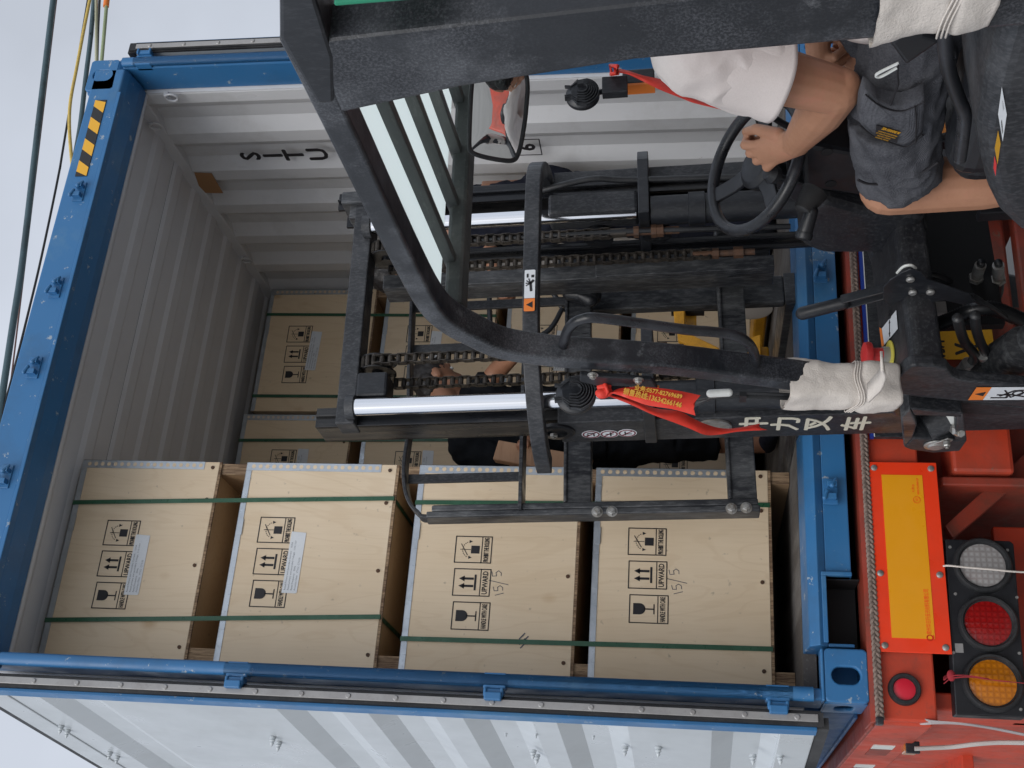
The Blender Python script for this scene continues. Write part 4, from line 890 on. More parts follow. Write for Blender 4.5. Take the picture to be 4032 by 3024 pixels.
for y_, xa_, xb_, w in ((1041, 886, 1135, .030), (943, 893, 1130, .034), (762, 896, 1130, .030), (673, 898, 1230, .032)):
    p, q = pz(xa_, y_), pz(xb_, y_-2); m = MB().box(p.x-w/2, p.x+w/2, CY-.030, CY-.018, q.z, p.z); F_(m, 'backrest_bar', M['blackd'], bevel=.002)
p = pz(1128, 1050); q = pz(1166, 1050)
m = MB().box(-.475, .335, CY-.085, CY-.001, p.z-.012, p.z); F_(m, 'backrest_rail', M['steel'], bevel=.002)
p = pz(1222, 900); q = pz(1280, 900); zu1, zu0 = p.z, q.z
def carbar(x0, x1, z0, z1, nm):
    m = MB(); m.box(x0, x1, CY-.055, CY-.005, z0, z1); m.box(x0, x1, CY-.062, CY-.055, z1-.012, z1-.002); return F_(m, nm, M['steel'], bevel=.004)
carbar(-.446, .385, zu0, zu1, 'carriage_bar')
p = pz(1562, 900); q = pz(1622, 900); zl1, zl0 = p.z, q.z
carbar(-.446, .53, zl0, zl1, 'carriage_bar')
for x in (-.20, .345):
    m = MB().box(x, x+.085, CY-.10, CY-.056, zl0+.0, zu1+.02); F_(m, 'carriage_upright', M['steel'], bevel=.004)
fx = LH(1450, 640, 'Y', .58).x
for x in (fx, -.13):
    m = MB(); m.box(x-.052, x+.052, .56, .60, 1.385, zu1-.01); F_(m, 'fork_shank', M['steel'], bevel=.006)
    m = MB(); m.prism([(x-.06, .56, 1.345), (x-.06, 1.60, 1.375), (x-.06, 1.60, 1.385), (x-.06, .56, 1.384)], (.12, 0, 0)); F_(m, 'fork_blade', M['steel'], bevel=.003)
# lower anchor bracket on the carriage, pin and wrapped hose end
p = pz(1560, 515, .33); m = MB(); m.box(p.x-.13, p.x+.03, .30, .40, p.z-.02, p.z+.018); m.prism([(p.x+.02, .34, p.z-.15), (p.x+.02, .34, p.z-.02), (p.x-.10, .34, p.z-.02), (p.x-.10, .34, p.z-.11), (p.x-.06, .34, p.z-.15)], (0, .02, 0)); F_(m, 'chain_bracket', M['steel'], bevel=.005)
m = MB(); m.cyl((c4.x, .19, p.z-.09), (c4.x, .19, p.z+.10), .010); m.lathe((c4.x, .19, p.z-.055), (0, 0, 1), [(.018, 0), (.018, .03)], 6); m.lathe((c4.x, .19, p.z+.02), (0, 0, 1), [(.017, 0), (.017, .02)], 6); F_(m, 'anchor_bolt', M['rust'])
p = LH(*z5(1440, 160), 'Y', .40); m = MB(); m.cyl((p.x, .40, p.z-.02), (p.x, .40, p.z+.025), .010); m.cyl((p.x, .40, p.z+.025), (p.x, .40, p.z+.033), .019); F_(m, 'chrome_pin', M['bolt'], smooth=True)
p = LH(*z5(1520, 240), 'Y', .41); m = MB(); m.cap((p.x, .41, p.z+.02), (p.x-.01, .41, p.z-.05), .026, .036, 18); m.cap((p.x-.01, .40, p.z-.01), (p.x-.035, .40, p.z-.05), .018, .024, 14); F_(m, 'hose_wrap', M['plastic'], smooth=True)
m = MB(); pp = [LH(*z5(a, b), 'Y', .42) for a, b in ((1500, 60), (1620, 200), (1720, 130), (1560, 90))]; m.prism(pp, (0, .02, 0)); pp = [LH(*z5(a, b), 'Y', .40) for a, b in ((1480, 100), (1540, 150), (1600, 230), (1650, 300), (1560, 230))]; m.prism(pp, (0, .015, 0)); F_(m, 'hose_guard', M['black'], bevel=.003)

# ---- writing and stickers on the mast
m = MB(); mp = []
for ch, x_ in (('中', 1633), ('力', 1701), ('叉', 1770), ('车', 1854)):
    p = LH(x_, 916, 'X', cl-.0005); m = MB(); text(m, ch, frame((cl-.0006, p.y-.004, p.z), (0, -1, 0), (0, 0, 1)), .085, 1.25, .0008, bold=.0022); F_(m, 'painted_character', M['cream'])
for x_, y_, kk in ((1277, 938, 0), (1316, 937, 1), (1355, 935, 2)):
    p = LH(x_, y_, 'X', cl-.0005); FF = frame((cl-.0006, p.y, p.z), (0, -1, 0), (0, 0, 1)); m = MB(); poly(m, FF, circle_pts(0, 0, .028, 28), .0008); st = F_(m, 'round_sticker', M['paper'])
    m = MB(); F7 = FF @ Matrix.Translation((0, 0, .0009)); ring2(m, F7, 0, 0, .023, .004, 28); stroke(m, F7, [(-.016, .016), (.016, -.016)], .004); F_(m, 'red_ring', plain('dark_red_ink', (.18, .02, .04), .5) if kk == 0 else bpy.data.materials['dark_red_ink'], st)
    m = MB(); 
    if kk == 0: stroke(m, F7, [(-.012, -.008), (.010, -.008), (.010, .010)], .004); poly(m, F7, circle_pts(-.002, .010, .004, 8))
    elif kk == 1: stroke(m, F7, [(-.014, -.004), (.012, -.004)], .004); stroke(m, F7, [(.0, -.012), (.0, .010)], .003)
    else: stroke(m, F7, [(-.012, .006), (.012, .006)], .004); stroke(m, F7, [(-.006, .004), (-.006, -.012)], .004)
    F_(m, 'pictogram', M['ink'], st)
p = LH(*z6(200, 1110), 'X', cl-.004); m = MB(); m.lathe((cl-.001, p.y, p.z), (-1, 0, 0), [(.052, 0), (.052, .006), (.044, .008), (.044, .001), (.02, .001)], 36); F_(m, 'bearing_ring', M['bolt'], smooth=True)
for a, b in (z5(1315, 985), z5(1450, 980)): p = LH(a, b, 'Y', .0985); m = MB(); m.lathe((p.x, .0995, p.z), (0, -1, 0), [(.009, 0), (.009, .0012)], 16); F_(m, 'bolt_hole', M['dark'])
p = LH(*z5(1400, 1130), 'X', cl+.002); m = MB(); m.lathe((cl+.004, p.y, p.z), (-1, 0, 0), [(.052, 0), (.052, .01), (.048, .012), (.030, .012), (.03, .004), (.01, .004)], 36); w = F_(m, 'mast_roller', M['plastic'], smooth=True)
m = MB(); hexbolt(m, (cl-.008, p.y, p.z+.01), (-1, 0, 0), .012, .010, False); F_(m, 'roller_bolt', M['bolt'], w)
# sticker on the tie bar and the S disc on its end
p = LH(*z5(1200, 195), 'Y', -.176); FF = frame((p.x, -.1835, zb), (1, 0, 0), (0, 0, 1)); 
m = MB(); poly(m, FF, [(-.043, -.015), (.045, -.015), (.047, -.013), (.047, .013), (.045, .015), (-.043, .015)], .0008); st = F_(m, 'warning_sticker', M['paper'])
m = MB(); poly(m, FF, [(-.082, -.015), (-.0445, -.015), (-.0445, .015), (-.082, .015), (-.084, .012), (-.084, -.012)], .0009); F_(m, 'orange_field', M['orange'], st)
m = MB(); F7 = FF @ Matrix.Translation((0, 0, .001)); poly(m, F7, [(-.074, -.009), (-.054, -.009), (-.064, .009)]); stroke(m, F7, [(-.020, -.004), (.004, -.002), (.012, -.010)], .007); 
for dx, dy in ((-.004, .010), (.004, .011), (.012, .009), (.018, .003)): stroke(m, F7, [(.004, -.002), (dx, dy)], .003)
poly(m, F7, [(.022, -.012), (.030, -.012), (.030, -.004), (.022, -.004)]); poly(m, F7, [(.022, .004), (.034, .004), (.034, .009), (.022, .009)]); F_(m, 'pictogram', M['ink'], st)
q = Vector((-.428, .175, zb)); FF = frame((-.4315, .185, zb), (0, -1, 0), (0, 0, 1)); m = MB(); text(m, 'S', FF, .030, 1.2, .0008, bold=.001); F_(m, 'painted_letter', M['tapew'])

# ---- front frame plate beside the mast, tilt lug
pl = [c8(270, 500), c8(340, 360), c8(480, 210), c8(560, 160), c8(640, 142), c8(900, 150), c8(1100, 195), c8(1180, 300), c8(1280, 350), c8(1500, 380), c8(2300, 450), c8(2300, 760), c8(1400, 680), c8(600, 600), c8(300, 540)]
P = [LH(a, b, 'X', -.455) for a, b in pl]
m = MB().prism(P, (.03, 0, 0)); F_(m, 'front_frame_plate', M['blackd'], bevel=.006)
m = MB().prism([LH(*c8(a, b), 'X', -.40) for a, b in ((280, 560), (1000, 640), (2300, 760), (2300, 900), (1300, 850), (280, 800))], (.03, 0, 0)); F_(m, 'frame_gusset', M['blackd'], bevel=.004)
def lug(pts, x, dx, nm='tilt_lug', mt='blackd'): m = MB().prism([LH(*c8(a, b), 'X', x) for a, b in pts], (dx, 0, 0)); return F_(m, nm, M[mt], bevel=.004)
O_ = [(430, 900), (560, 760), (1320, 830), (1385, 1240), (1280, 1390), (900, 1410), (480, 1330)]; I_ = [(660, 1010), (760, 900), (1180, 930), (1200, 1150), (1000, 1190), (720, 1140)]
lug([(430, 900), (560, 770), (660, 1010), (600, 1200), (470, 1330)], -.475, .12, mt='steel'); lug([(470, 1330), (600, 1200), (1385, 1240), (1280, 1390), (900, 1415), (560, 1370)], -.475, .12); lug([(1240, 840), (1330, 850), (1385, 1240), (1210, 1230)], -.475, .10)
lug([(560, 770), (1320, 840), (1320, 900), (620, 870)], -.475, .10); lug([(600, 850), (1320, 860), (1340, 1230), (600, 1210)], -.40, .02, 'lug_back', 'dark')
p = LH(*c8(930, 1310), 'X', -.48); m = MB(); m.lathe((-.476, p.y, p.z), (-1, 0, 0), [(.030, 0), (.030, .004), (.022, .006), (.018, .010), (.008, .010)], 28); m.prism([(-.480, p.y-.01, p.z+.02), (-.480, p.y-.055, p.z-.02), (-.480, p.y-.045, p.z-.035), (-.480, p.y+.0, p.z-.02)], (-.004, 0, 0)); hexbolt(m, (-.484, p.y-.042, p.z-.018), (-1, 0, 0), .010, .014, False); F_(m, 'pin_keeper', M['bolt'], bevel=.001)
p = LH(*c8(1210, 1040), 'X', -.45); m = MB(); m.lathe(p, (-.5, -.5, -.1), [(.018, 0), (.018, .022), (.012, .03), (.011, .045)], 6); F_(m, 'lug_nut', M['bolt'], bevel=.002)
m = MB(); m.cyl(LH(*c8(780, 1040), 'X', -.44), LH(*c8(1080, 900), 'X', -.42), .038, n=28); F_(m, 'tilt_pin_boss', M['blackd'], smooth=True)
m = MB(); m.cyl(LH(*c8(1090, 890), 'X', -.425), LH(*c8(1170, 850), 'X', -.42), .026, n=28); F_(m, 'white_bush', M['tapew'], smooth=True)
# sticker on the frame plate
FF = frame(LH(*c8(1960, 550), 'X', -.457), (0, -1, 0), (0, 0, 1)) @ Matrix.Rotation(math.radians(-4), 4, 'Z')
m = MB(); poly(m, FF, [(-.036, -.06), (.036, -.06), (.036, .045), (-.036, .045)], .0008); st = F_(m, 'warning_sticker', M['paper'])
m = MB(); poly(m, FF, [(-.036, .0455), (.036, .0455), (.036, .080), (-.036, .080)], .0008); F_(m, 'orange_field', M['orange'], st)
m = MB(); F7 = FF @ Matrix.Translation((0, 0, .001)); poly(m, F7, [(-.012, .052), (.012, .052), (0, .074)]); stroke(m, F7, [(-.022, .030), (-.022, -.005), (-.005, -.005), (-.005, .02)], .006); stroke(m, F7, [(-.012, .012), (.018, -.012), (.022, -.045)], .006); stroke(m, F7, [(.0, .002), (-.016, -.045)], .006); stroke(m, F7, [(.02, -.045), (-.02, -.015), (.02, .01)], .004); ring2(m, F7, .004, -.025, .012, .004, 12); F_(m, 'pictogram', M['ink'], st)
m = MB(); poly(m, FF, [(-.036, -.068), (.036, -.068), (.036, -.082), (-.036, -.082)], .0008); st = F_(m, 'red_sticker', plain('red_sticker_field', (.6, .05, .07), .5))

# ---- cowl, e-stop, stickers
m = MB(); pr = [(-.35, 1.115), (-.35, 1.175), (-.335, 1.192), (-.15, 1.222), (-.10, 1.20), (-.10, 1.12)]
m.prism([(-.425, a, b) for a, b in pr], (1.04, 0, 0)); F_(m, 'cowl', M['plasticg'], bevel=.014, seg=3)
m = MB(); bx_ = LH(2040, 712, 'Y', -.03).x; bz_ = LH(2150, 600, 'Y', -.03).z; m.box(bx_, .30, -.05, -.02, bz_, 1.12); m.box(.30, .64, -.05, -.02, .5, .93); m.box(-.10, .64, -1.0, -.10, .47, .50); m.box(.60, .64, -1.75, -.10, .50, .93); F_(m, 'footwell_and_shade', M['dark'])  # truck floor and side; the front sheet's black stands for shade behind the hoses
def top(x, y): # point on the sloping cowl top
    n = Vector((0, -.03, .185)).normalized(); o, d = CAML, L3 @ ray(x, y); p0 = Vector((0, -.335, 1.193)); return o + d*((p0-o).dot(n)/d.dot(n)), n
p, n = top(*z6(1345, 640)); ax = Vector((0, -.12, 1)).normalized()
m = MB(); m.lathe(p, ax, [(.037, 0), (.037, .003), (.024, .004)], 32); es = F_(m, 'stop_ring', M['yellow_ring'], smooth=True)
m = MB(); m.lathe(p+ax*.003, ax, [(.021, 0), (.021, .018)], 24); F_(m, 'switch_collar', M['alu'], es, smooth=True)
m = MB(); m.lathe(p+ax*.02, ax, [(.018, 0), (.017, .026), (.020, .028), (.031, .030), (.033, .036), (.031, .046), (.020, .050), (.002, .051)], 32); F_(m, 'stop_button', M['red_btn'], es, smooth=True)
Q = [top(*z6(a, b))[0] + Vector((0, 0, .0015)) for a, b in ((1388, 352), (1398, 472), (1312, 575), (1296, 470))]; m = MB().prism(Q, (0, 0, .0008)); st = F_(m, 'direction_sticker', M['paper'])
Q = [top(*z6(a, b))[0] + Vector((0, 0, .0015)) for a, b in ((1294, 472), (1310, 577), (1296, 590), (1280, 462))]; m = MB().prism(Q, (0, 0, .0008)); F_(m, 'orange_field', M['orange'], st)
pc_, _ = top(*z6(1348, 466)); e1 = (top(*z6(1345, 430))[0]-top(*z6(1345, 500))[0]).normalized(); FF = frame(pc_ + Vector((0, 0, .0026)), e1, (0, 1, .16))
m = MB(); stroke(m, FF, [(-.014, 0), (.014, 0)], .004); poly(m, FF, [(.012, -.006), (.012, .006), (.022, 0)]); poly(m, FF, [(-.012, -.006), (-.022, 0), (-.012, .006)]); text(m, '(P)', FF @ Matrix.Translation((.034, 0, 0)), .022, 1, .0003); text(m, '-O-', FF @ Matrix.Translation((-.034, 0, 0)), .022, 1, .0003); F_(m, 'sticker_print', M['ink'], st)

# ---- hand brake lever with its bracket and cable
XB = -.22
def pb(x, y, X=XB): return LH(*z6(x, y), 'X', X)
m = MB(); m.cap(pb(775, 372), pb(1045, 305), .017, .016, 12); F_(m, 'brake_grip', M['plastic'], smooth=True)
m = MB(); m.cyl(pb(752, 372), pb(775, 370), .006); F_(m, 'brake_button', M['bolt'])
a, b = pb(1040, 300), pb(1330, 225); d = (b-a); w = Vector((0, -d.z, d.y)).normalized()
m = MB(); m.obox((a+b)/2, d/2, w*.017, (.002, 0, 0)); m.obox((a+b)/2+w*.016, d/2, w*.002, (.012, 0, 0)); m.obox((a+b)/2-w*.016, d/2, w*.002, (.012, 0, 0)); F_(m, 'brake_lever', M['black'], bevel=.001)
BR = [(1300, 205), (1340, 160), (1420, 110), (1480, 85), (1540, 100), (1580, 150), (1700, 190), (1850, 245), (1900, 300), (1830, 320), (1700, 290), (1610, 300), (1570, 250), (1480, 240), (1420, 290), (1340, 330), (1300, 280)]
for xx in (XB-.030, XB+.018): m = MB().prism([pb(a, b, xx) for a, b in BR], (.004, 0, 0)); F_(m, 'lever_bracket', M['black'], bevel=.0015)
for a, b in ((1475, 148), (1490, 232), (1605, 230)): m = MB(); m.lathe(pb(a, b, XB-.031), (-1, 0, 0), [(.010, 0), (.010, .004), (.007, .007)], 14); F_(m, 'bracket_bolt', M['bolt'], smooth=True)
m = MB(); m.tube(catmull([pb(1390, 110, XB-.01), pb(1430, 70, XB-.01), pb(1480, 60, XB-.01), pb(1510, 80, XB-.01)], 6), .0035, 8); F_(m, 'white_tie', M['tapew'], smooth=True)
m = MB(); m.tube(catmull([pb(1850, 250), pb(1930, 290), pb(2000, 330), pb(2100, 400)], 6), .005, 8); m.cyl(pb(1870, 262), pb(1930, 295), .009); F_(m, 'brake_cable', M['hose'], smooth=True)
# ---- hoses, tilt cylinder, connector
m = MB(); m.cyl(LH(*z6(1780, 860), 'X', -.30), LH(*z6(2330, 520), 'X', -.33), .046, n=30); m.cyl(LH(*z6(2060, 700), 'X', -.34), LH(*z6(2230, 590), 'X', -.345), .056, n=30); F_(m, 'tilt_cylinder', M['steel'], smooth=True)
def hose(pts, X, r, nm='hose', mt='hose', rib=False):
    P = catmull([LH(*z6(a, b), 'X', X) for a, b in pts], 8 if not rib else 14); R = r if not rib else [r*(1.0 if i % 2 else .86) for i in range(len(P))]
    m = MB().tube(P, R, 12); return F_(m, nm, M[mt], smooth='all')
hose([(1780, 400), (1800, 480), (1830, 560), (1890, 640), (1870, 690), (1810, 740)], -.33, .0125); hose([(1895, 380), (1900, 460), (1930, 560), (1985, 660), (2010, 720)], -.33, .012)
hose([(1935, 40), (1915, 140), (1870, 230), (1790, 330)], .0, .011); hose([(2045, 40), (2055, 140), (2050, 240), (2000, 320)], .0, .011)
hose([(1660, 440), (1760, 400), (1880, 350), (2000, 340), (2120, 380), (2230, 430)], -.20, .020, 'corrugated_conduit', 'hose', True)
hose([(1280, 40), (1360, 60), (1500, 100), (1700, 150), (1900, 300), (2000, 340)], -.0, .010)
for a, b, X in (((1930, 60), (1895, 160), .0), ((2045, 60), (2048, 175), .0), ((1850, 690), (1790, 770), -.332), ((1950, 640), (2010, 740), -.332)):
    p, q = LH(*z6(*a), 'X', X-.002), LH(*z6(*b), 'X', X-.002); m = MB(); m.cyl(p, p.lerp(q, .72), .0155, n=14); m.lathe(p.lerp(q, .72), q-p, [(.020, 0), (.020, .014), (.013, .018), (.013, .026)], 6); F_(m, 'hose_fitting', M['bolt'], smooth=True)
m = MB(); p = LH(*z6(1665, 360), 'X', -.12); m.box(-.135, -.10, p.y-.022, p.y+.022, p.z-.015, p.z+.018); F_(m, 'connector', M['cableg'], bevel=.003)
m = MB(); m.box(-.02, .0, -.42, -.38, .85, 1.0); m.cyl((-.021, -.40, .87), (-.03, -.40, .87), .015, n=6); F_(m, 'pedal_arm', M['plastic'], bevel=.003)

# ---- steering wheel and column
WCn = LH(1631, 357, 'X', .085); tilt = math.radians(37)
wa = Vector((0, -math.sin(tilt), math.cos(tilt))); wu = Vector((1, 0, 0)); wv = wa.cross(wu)
R_ = .168
def wp(r, a, h=0): return WCn + (wu*math.cos(a)+wv*math.sin(a))*r + wa*h
m = MB().tube([wp(R_, 2*PI*k/48) for k in range(48)], .0152, 14, closed=True)
sw_ = F_(m, 'steering_wheel', M['wheel'], smooth='all')
m = MB(); m.lathe(WCn-wa*.045, wa, [(.040, 0), (.058, .012), (.060, .040), (.045, .052), (.01, .054)], 28)
for a in (math.radians(200), math.radians(-20), math.radians(90)):
    m.sweep([wp(.03, a, -.01), wp(.09, a, -.012), wp(R_-.004, a, 0)], [(-.022, -.006), (.022, -.006), (.022, .006), (-.022, .006)], up=wa)
F_(m, 'wheel_hub', M['plastic'], sw_, smooth=True, bevel=.003)
kp = wp(R_-.012, math.radians(225), .03); m = MB(); m.lathe(kp - wa*.02, wa, [(.008, 0), (.008, .02), (.020, .024), (.024, .040), (.016, .055), (.002, .058)], 20); F_(m, 'spinner_knob', M['plastic'], sw_, smooth=True)
m = MB(); m.cyl(WCn-wa*.04, WCn-wa*.42, .034, n=20); F_(m, 'steering_column', M['plastic'], smooth=True)
m = MB(); Q = [LH(*z3(a, b), 'X', .02) for a, b in ((770, 950), (830, 940), (1150, 1000), (1240, 1290), (1000, 1250), (790, 1225))]; m.prism(Q, (.17, 0, 0)); F_(m, 'column_cover', M['plastic'], bevel=.012)
for a, b in ((935, 985), (960, 1192)): m = MB(); m.lathe(LH(*z3(a, b), 'X', .0195), (-1, 0, 0), [(.014, 0), (.014, .001), (.010, .0015)], 20); F_(m, 'screw_recess', M['dark'])
a, b, c = LH(*z3(860, 1235), 'X', -.03), LH(*z3(775, 1370), 'X', -.08), LH(*z3(790, 1510), 'X', -.12)
m = MB(); N = 22; m.tube([a.lerp(b, i/N) for i in range(N+1)], [(.034-.012*i/N)*(1 if i % 2 else .86) for i in range(N+1)], 18); F_(m, 'lever_bellows', M['rubber'], smooth='all')
m = MB(); m.cap(LH(*z3(835, 1370), 'X', -.08), c, .016, .019, 16); m.lathe(c, (c-a).normalized(), [(.021, 0), (.021, .010), (.018, .016), (.004, .017)], 20); F_(m, 'shift_lever', M['plastic'], smooth=True)
m = MB(); P = [LH(*z3(a, b), 'X', .0) for a, b in ((740, 1370), (760, 1600), (900, 1659), (1300, 1659), (1520, 1520), (1600, 1420), (1500, 1390), (1180, 1370), (900, 1290))]; m.prism(P, (.14, 0, 0)); F_(m, 'instrument_pod', M['plasticg'], bevel=.03, seg=4)
m = MB(); Q = [LH(*z3(a, b), 'X', .03) for a, b in ((680, 1150), (780, 1190), (1130, 1290), (1400, 1360), (1560, 1430), (1600, 1500), (1340, 1450), (820, 1380), (690, 1290))]; m.prism(Q, (.12, 0, 0)); F_(m, 'dash_panel', M['plasticg'], bevel=.008)
m = MB(); Q = [LH(*z6(a, b), 'X', .02) for a, b in ((1180, -60), (1550, -100), (1600, 60), (1560, 180), (1290, 90), (1220, 60))]; m.prism(Q, (.12, 0, 0)); F_(m, 'column_base', M['plasticg'], bevel=.015, seg=3)
# ribbed boots beyond the wheel and other far controls
for k in range(2):
    a = LH(*z3(980+k*0, 930+k*40), 'X', .36); b = LH(*z3(1120, 930+k*40), 'X', .36); m = MB(); N = 10; m.tube([a.lerp(b, i/N) for i in range(N+1)], [.020*(1 if i % 2 else .7) for i in range(N+1)], 14); F_(m, 'ribbed_boot', M['rubber'], smooth=True)
m = MB(); m.tube(catmull([LH(*z3(a, b), 'X', .42) for a, b in ((500, 690), (560, 740), (650, 800), (760, 850), (900, 890), (980, 905))], 6), .010, 10); m.tube(catmull([LH(*z3(a, b), 'X', .42) for a, b in ((480, 720), (500, 800), (560, 860))], 6), .009, 10); F_(m, 'far_hose', M['hose'], smooth=True)

# ---- seat, arm bar, side hood
m = MB().box(-.30, .58, -1.45, -.80, .5, 1.03); F_(m, 'seat_base', M['plastic'], bevel=.02)
def rbox(name, x0, x1, y0, y1, z0, z1, mt, bv): m = MB().box(x0, x1, y0, y1, z0, z1); return F_(m, name, M[mt], bevel=bv, seg=4)
rbox('seat_cushion', -.20, .36, -1.38, -.80, 1.02, 1.165, 'plastic', .05)
rbox('seat_back', -.15, .34, -1.50, -1.38, 1.12, 1.62, 'plastic', .05)
rbox('seat_bolster', -.25, -.13, -1.38, -.90, 1.03, 1.20, 'plastic', .05)
m = MB().tube(catmull([LH(*z3(a, b), 'X', -.34) for a, b in ((1700, 200), (1705, 330), (1730, 470), (1780, 620), (1825, 740), (1815, 880), (1795, 1030))], 6), .0125, 12); F_(m, 'arm_bar', M['wheel'], smooth=True)
m = MB(); m.prism([LH(*z3(a, b), 'X', -.34) for a, b in ((1340, 285), (1385, 235), (1560, 225), (1690, 265), (1450, 432))], (.06, 0, 0)); F_(m, 'arm_pad', M['plastic'], bevel=.008, seg=3)
m = MB(); m.prism([LH(*z3(a, b), 'X', -.5) for a, b in ((2088, 100), (2020, 340), (1955, 600), (1918, 850), (1935, 1060), (1990, 1280), (2060, 1420), (2180, 1530), (2500, 1640), (2900, 1600), (2900, 100))], (.24, 0, 0)); F_(m, 'side_hood', M['blackd'], bevel=.035, seg=5)
m = MB(); m.box(-.44, .62, -2.35, -1.45, .35, 1.15); F_(m, 'counterweight', M['red'], bevel=.06, seg=4)
m = MB(); m.box(-.46, .64, -1.45, -.35, .25, .47); F_(m, 'chassis', M['black'], bevel=.02)
for x in (-.52, .56):
    for y, r in ((-.05, .28), (-1.75, .24)):
        m = MB(); m.lathe((x, y, r), (1, 0, 0), [(r*.55, 0), (r*.9, .0), (r, .03), (r, .12), (r*.9, .15), (r*.55, .15)], 36); w = F_(m, 'wheel', M['rubber'], smooth=True); m = MB(); m.lathe((x-.003, y, r), (1, 0, 0), [(.03, .02), (r*.5, .03), (r*.56, .0), (r*.56, .156), (r*.3, .12)], 28); F_(m, 'rim', M['cableg'], w, smooth=True)
def hst(pts, mt, nm, par=None): Q = [LH(*z3(a, b), 'X', -.5015) for a, b in pts]; m = MB().prism(Q, (-.0006, 0, 0)); return F_(m, nm, mt, par)
st = hst([(2068, 562), (2100, 740), (2074, 915), (2044, 740)], M['paper'], 'hood_sticker')
hst([(2074, 640), (2084, 700), (2076, 720), (2070, 660)], M['ink'], 'pictogram', st); hst([(2068, 770), (2078, 850), (2070, 870), (2062, 790)], M['ink'], 'pictogram', st)
hst([(2044, 845), (2060, 930), (2040, 1065), (2022, 960)], M['plate'], 'yellow_sticker'); hst([(2020, 1010), (2034, 1060), (2028, 1140), (2014, 1090)], M['red_btn'], 'red_round_sticker')

# ---- mirror
mc = LH(*z2(1010, 760), 'Y', -.98); mn = Vector((-.37, -.81, -.45)).normalized()
def mh(x, y): d = L3 @ ray(x, y); return CAML + d*((mc-CAML).dot(mn)/d.dot(mn))
om = [(845, 560), (836, 700), (830, 860), (830, 950), (845, 985), (900, 1010), (1000, 1032), (1085, 1042), (1125, 1032), (1145, 1000), (1165, 930), (1190, 780), (1203, 640), (1207, 560), (1195, 480), (1150, 440), (1000, 420), (900, 430), (858, 480)]
P = [mh(*z2(a, b)) for a, b in om]; c = sum(P, Vector())/len(P)
m = MB().tube(catmull(P, 4, closed=True), .0052, 10, closed=True); mr_ = F_(m, 'mirror', M['rubber'], smooth='all')
P = catmull(P, 3, closed=True); vs = []; fs = []
for r in (1., .75, .5, .25):
    for p in P: vs.append(c + (p-c)*r + mn*.010*(1-r*r))
n = len(P)
for i in range(3):
    for k in range(n): fs.append((i*n+k, i*n+(k+1) % n, (i+1)*n+(k+1) % n, (i+1)*n+k))
fs.append(tuple(3*n+k for k in range(n)))
m = MB().add(vs, fs); F_(m, 'mirror_glass', M['mirror'], mr_, smooth='all')
m = MB().add([v - mn*(.024 if i >= n else .004) for i, v in enumerate(vs)], fs); F_(m, 'mirror_shell', M['rubber'], mr_, smooth='all')
m = MB().tube(catmull([c - mn*.03, c - mn*.06 + Vector((.03, .05, .04)), Vector((c.x+.06, -.86, 2.17)), Vector((c.x+.06, -.80, 2.21))], 6), .007, 10); F_(m, 'mirror_arm', M['black'], mr_, smooth=True)

# ---- work lamps and bracket
def lamp(p, flip, lab):
    m = MB(); m.lathe(p + Vector((0, .03, 0)), (0, -1, 0), [(.044, 0), (.047, .004), (.047, .016), (.040, .020), (.030, .034), (.0, .036)], 36); l = F_(m, 'work_lamp', M['black'], smooth=True)
    m = MB()
    for k in range(6):
        r = .044 - k*.006; y = p.y + .006 - k*.0035
        arc = [(p.x + r*math.cos(t), y, p.z - .002 + r*math.sin(t)) for t in [math.radians(195 + 150*i/14) for i in range(15)]]
        arc = [Vector((p.x - r*.97*.9, y, p.z+.012))] + [Vector(a) for a in arc] + [Vector((p.x + r*.97*.9, y, p.z+.012))]
        m.sweep(arc, [(-.0012, -.006), (.0012, -.006), (.0012, .006), (-.0012, .006)], up=(0, 1, 0))
    for sx in (-1, 1):
        for k in range(3): m.sweep([(p.x + sx*(.040-.006*k), p.y+.004-k*.003, p.z+.012), (p.x + sx*(.020-.003*k), p.y+.004-k*.003, p.z+.030), (p.x+sx*(.022-.003*k), p.y+.004-k*.003, p.z+.048)], [(-.0012, -.006), (.0012, -.006), (.0012, .006), (-.0012, .006)], up=(0, 1, 0))
    F_(m, 'cooling_fins', M['blackd'], l)
    m = MB(); m.lathe(p + Vector((0, .032, 0)), (0, 1, 0), [(.040, 0), (.036, .004), (.002, .005)], 30); F_(m, 'lamp_lens', M['lensw'], l, smooth=True)
    return l
pL = LH(*z5(1515, 880), 'Y', -.52); l = lamp(pL, 1, ''); pR = LH(*z2(1560, 590), 'Y', -.40); l2 = lamp(pR, 1, '')
for pp, xp in ((pL, GO+.03), (pR, pR.x+.10)):
    m = MB(); m.tube([pp + Vector((0, .02, -.02)), pp + Vector((.018, .03, -.055)), Vector((pp.x+.03, pp.y+.03, pp.z-.09))], .008, 10); m.box(pp.x-.01, pp.x+.045, pp.y+.0, pp.y+.03, pp.z-.125, pp.z-.055); F_(m, 'lamp_bracket', M['black'], bevel=.003)
m = MB(); Q = [LH(*z5(a, b), 'X', GO-.002) for a, b in ((1548, 742), (2010, 775), (2050, 830), (1990, 822), (1650, 812), (1545, 785))]; m.prism(Q, (-.012, 0, 0)); pb_ = F_(m, 'post_bracket', M['black'], bevel=.003)
for a, b in ((1630, 768), (1925, 800)): m = MB(); hexbolt(m, LH(*z5(a, b), 'X', GO-.014), (-1, 0, 0), .009, .007); F_(m, 'bracket_bolt', M['bolt'], pb_)
m = MB(); Q = [LH(*z5(a, b), 'X', GO-.004) for a, b in ((1815, 816), (1950, 822), (2060, 838), (2050, 844), (1900, 834), (1812, 822))]; m.prism(Q, (-.006, 0, 0)); F_(m, 'orange_strip', M['orange'])
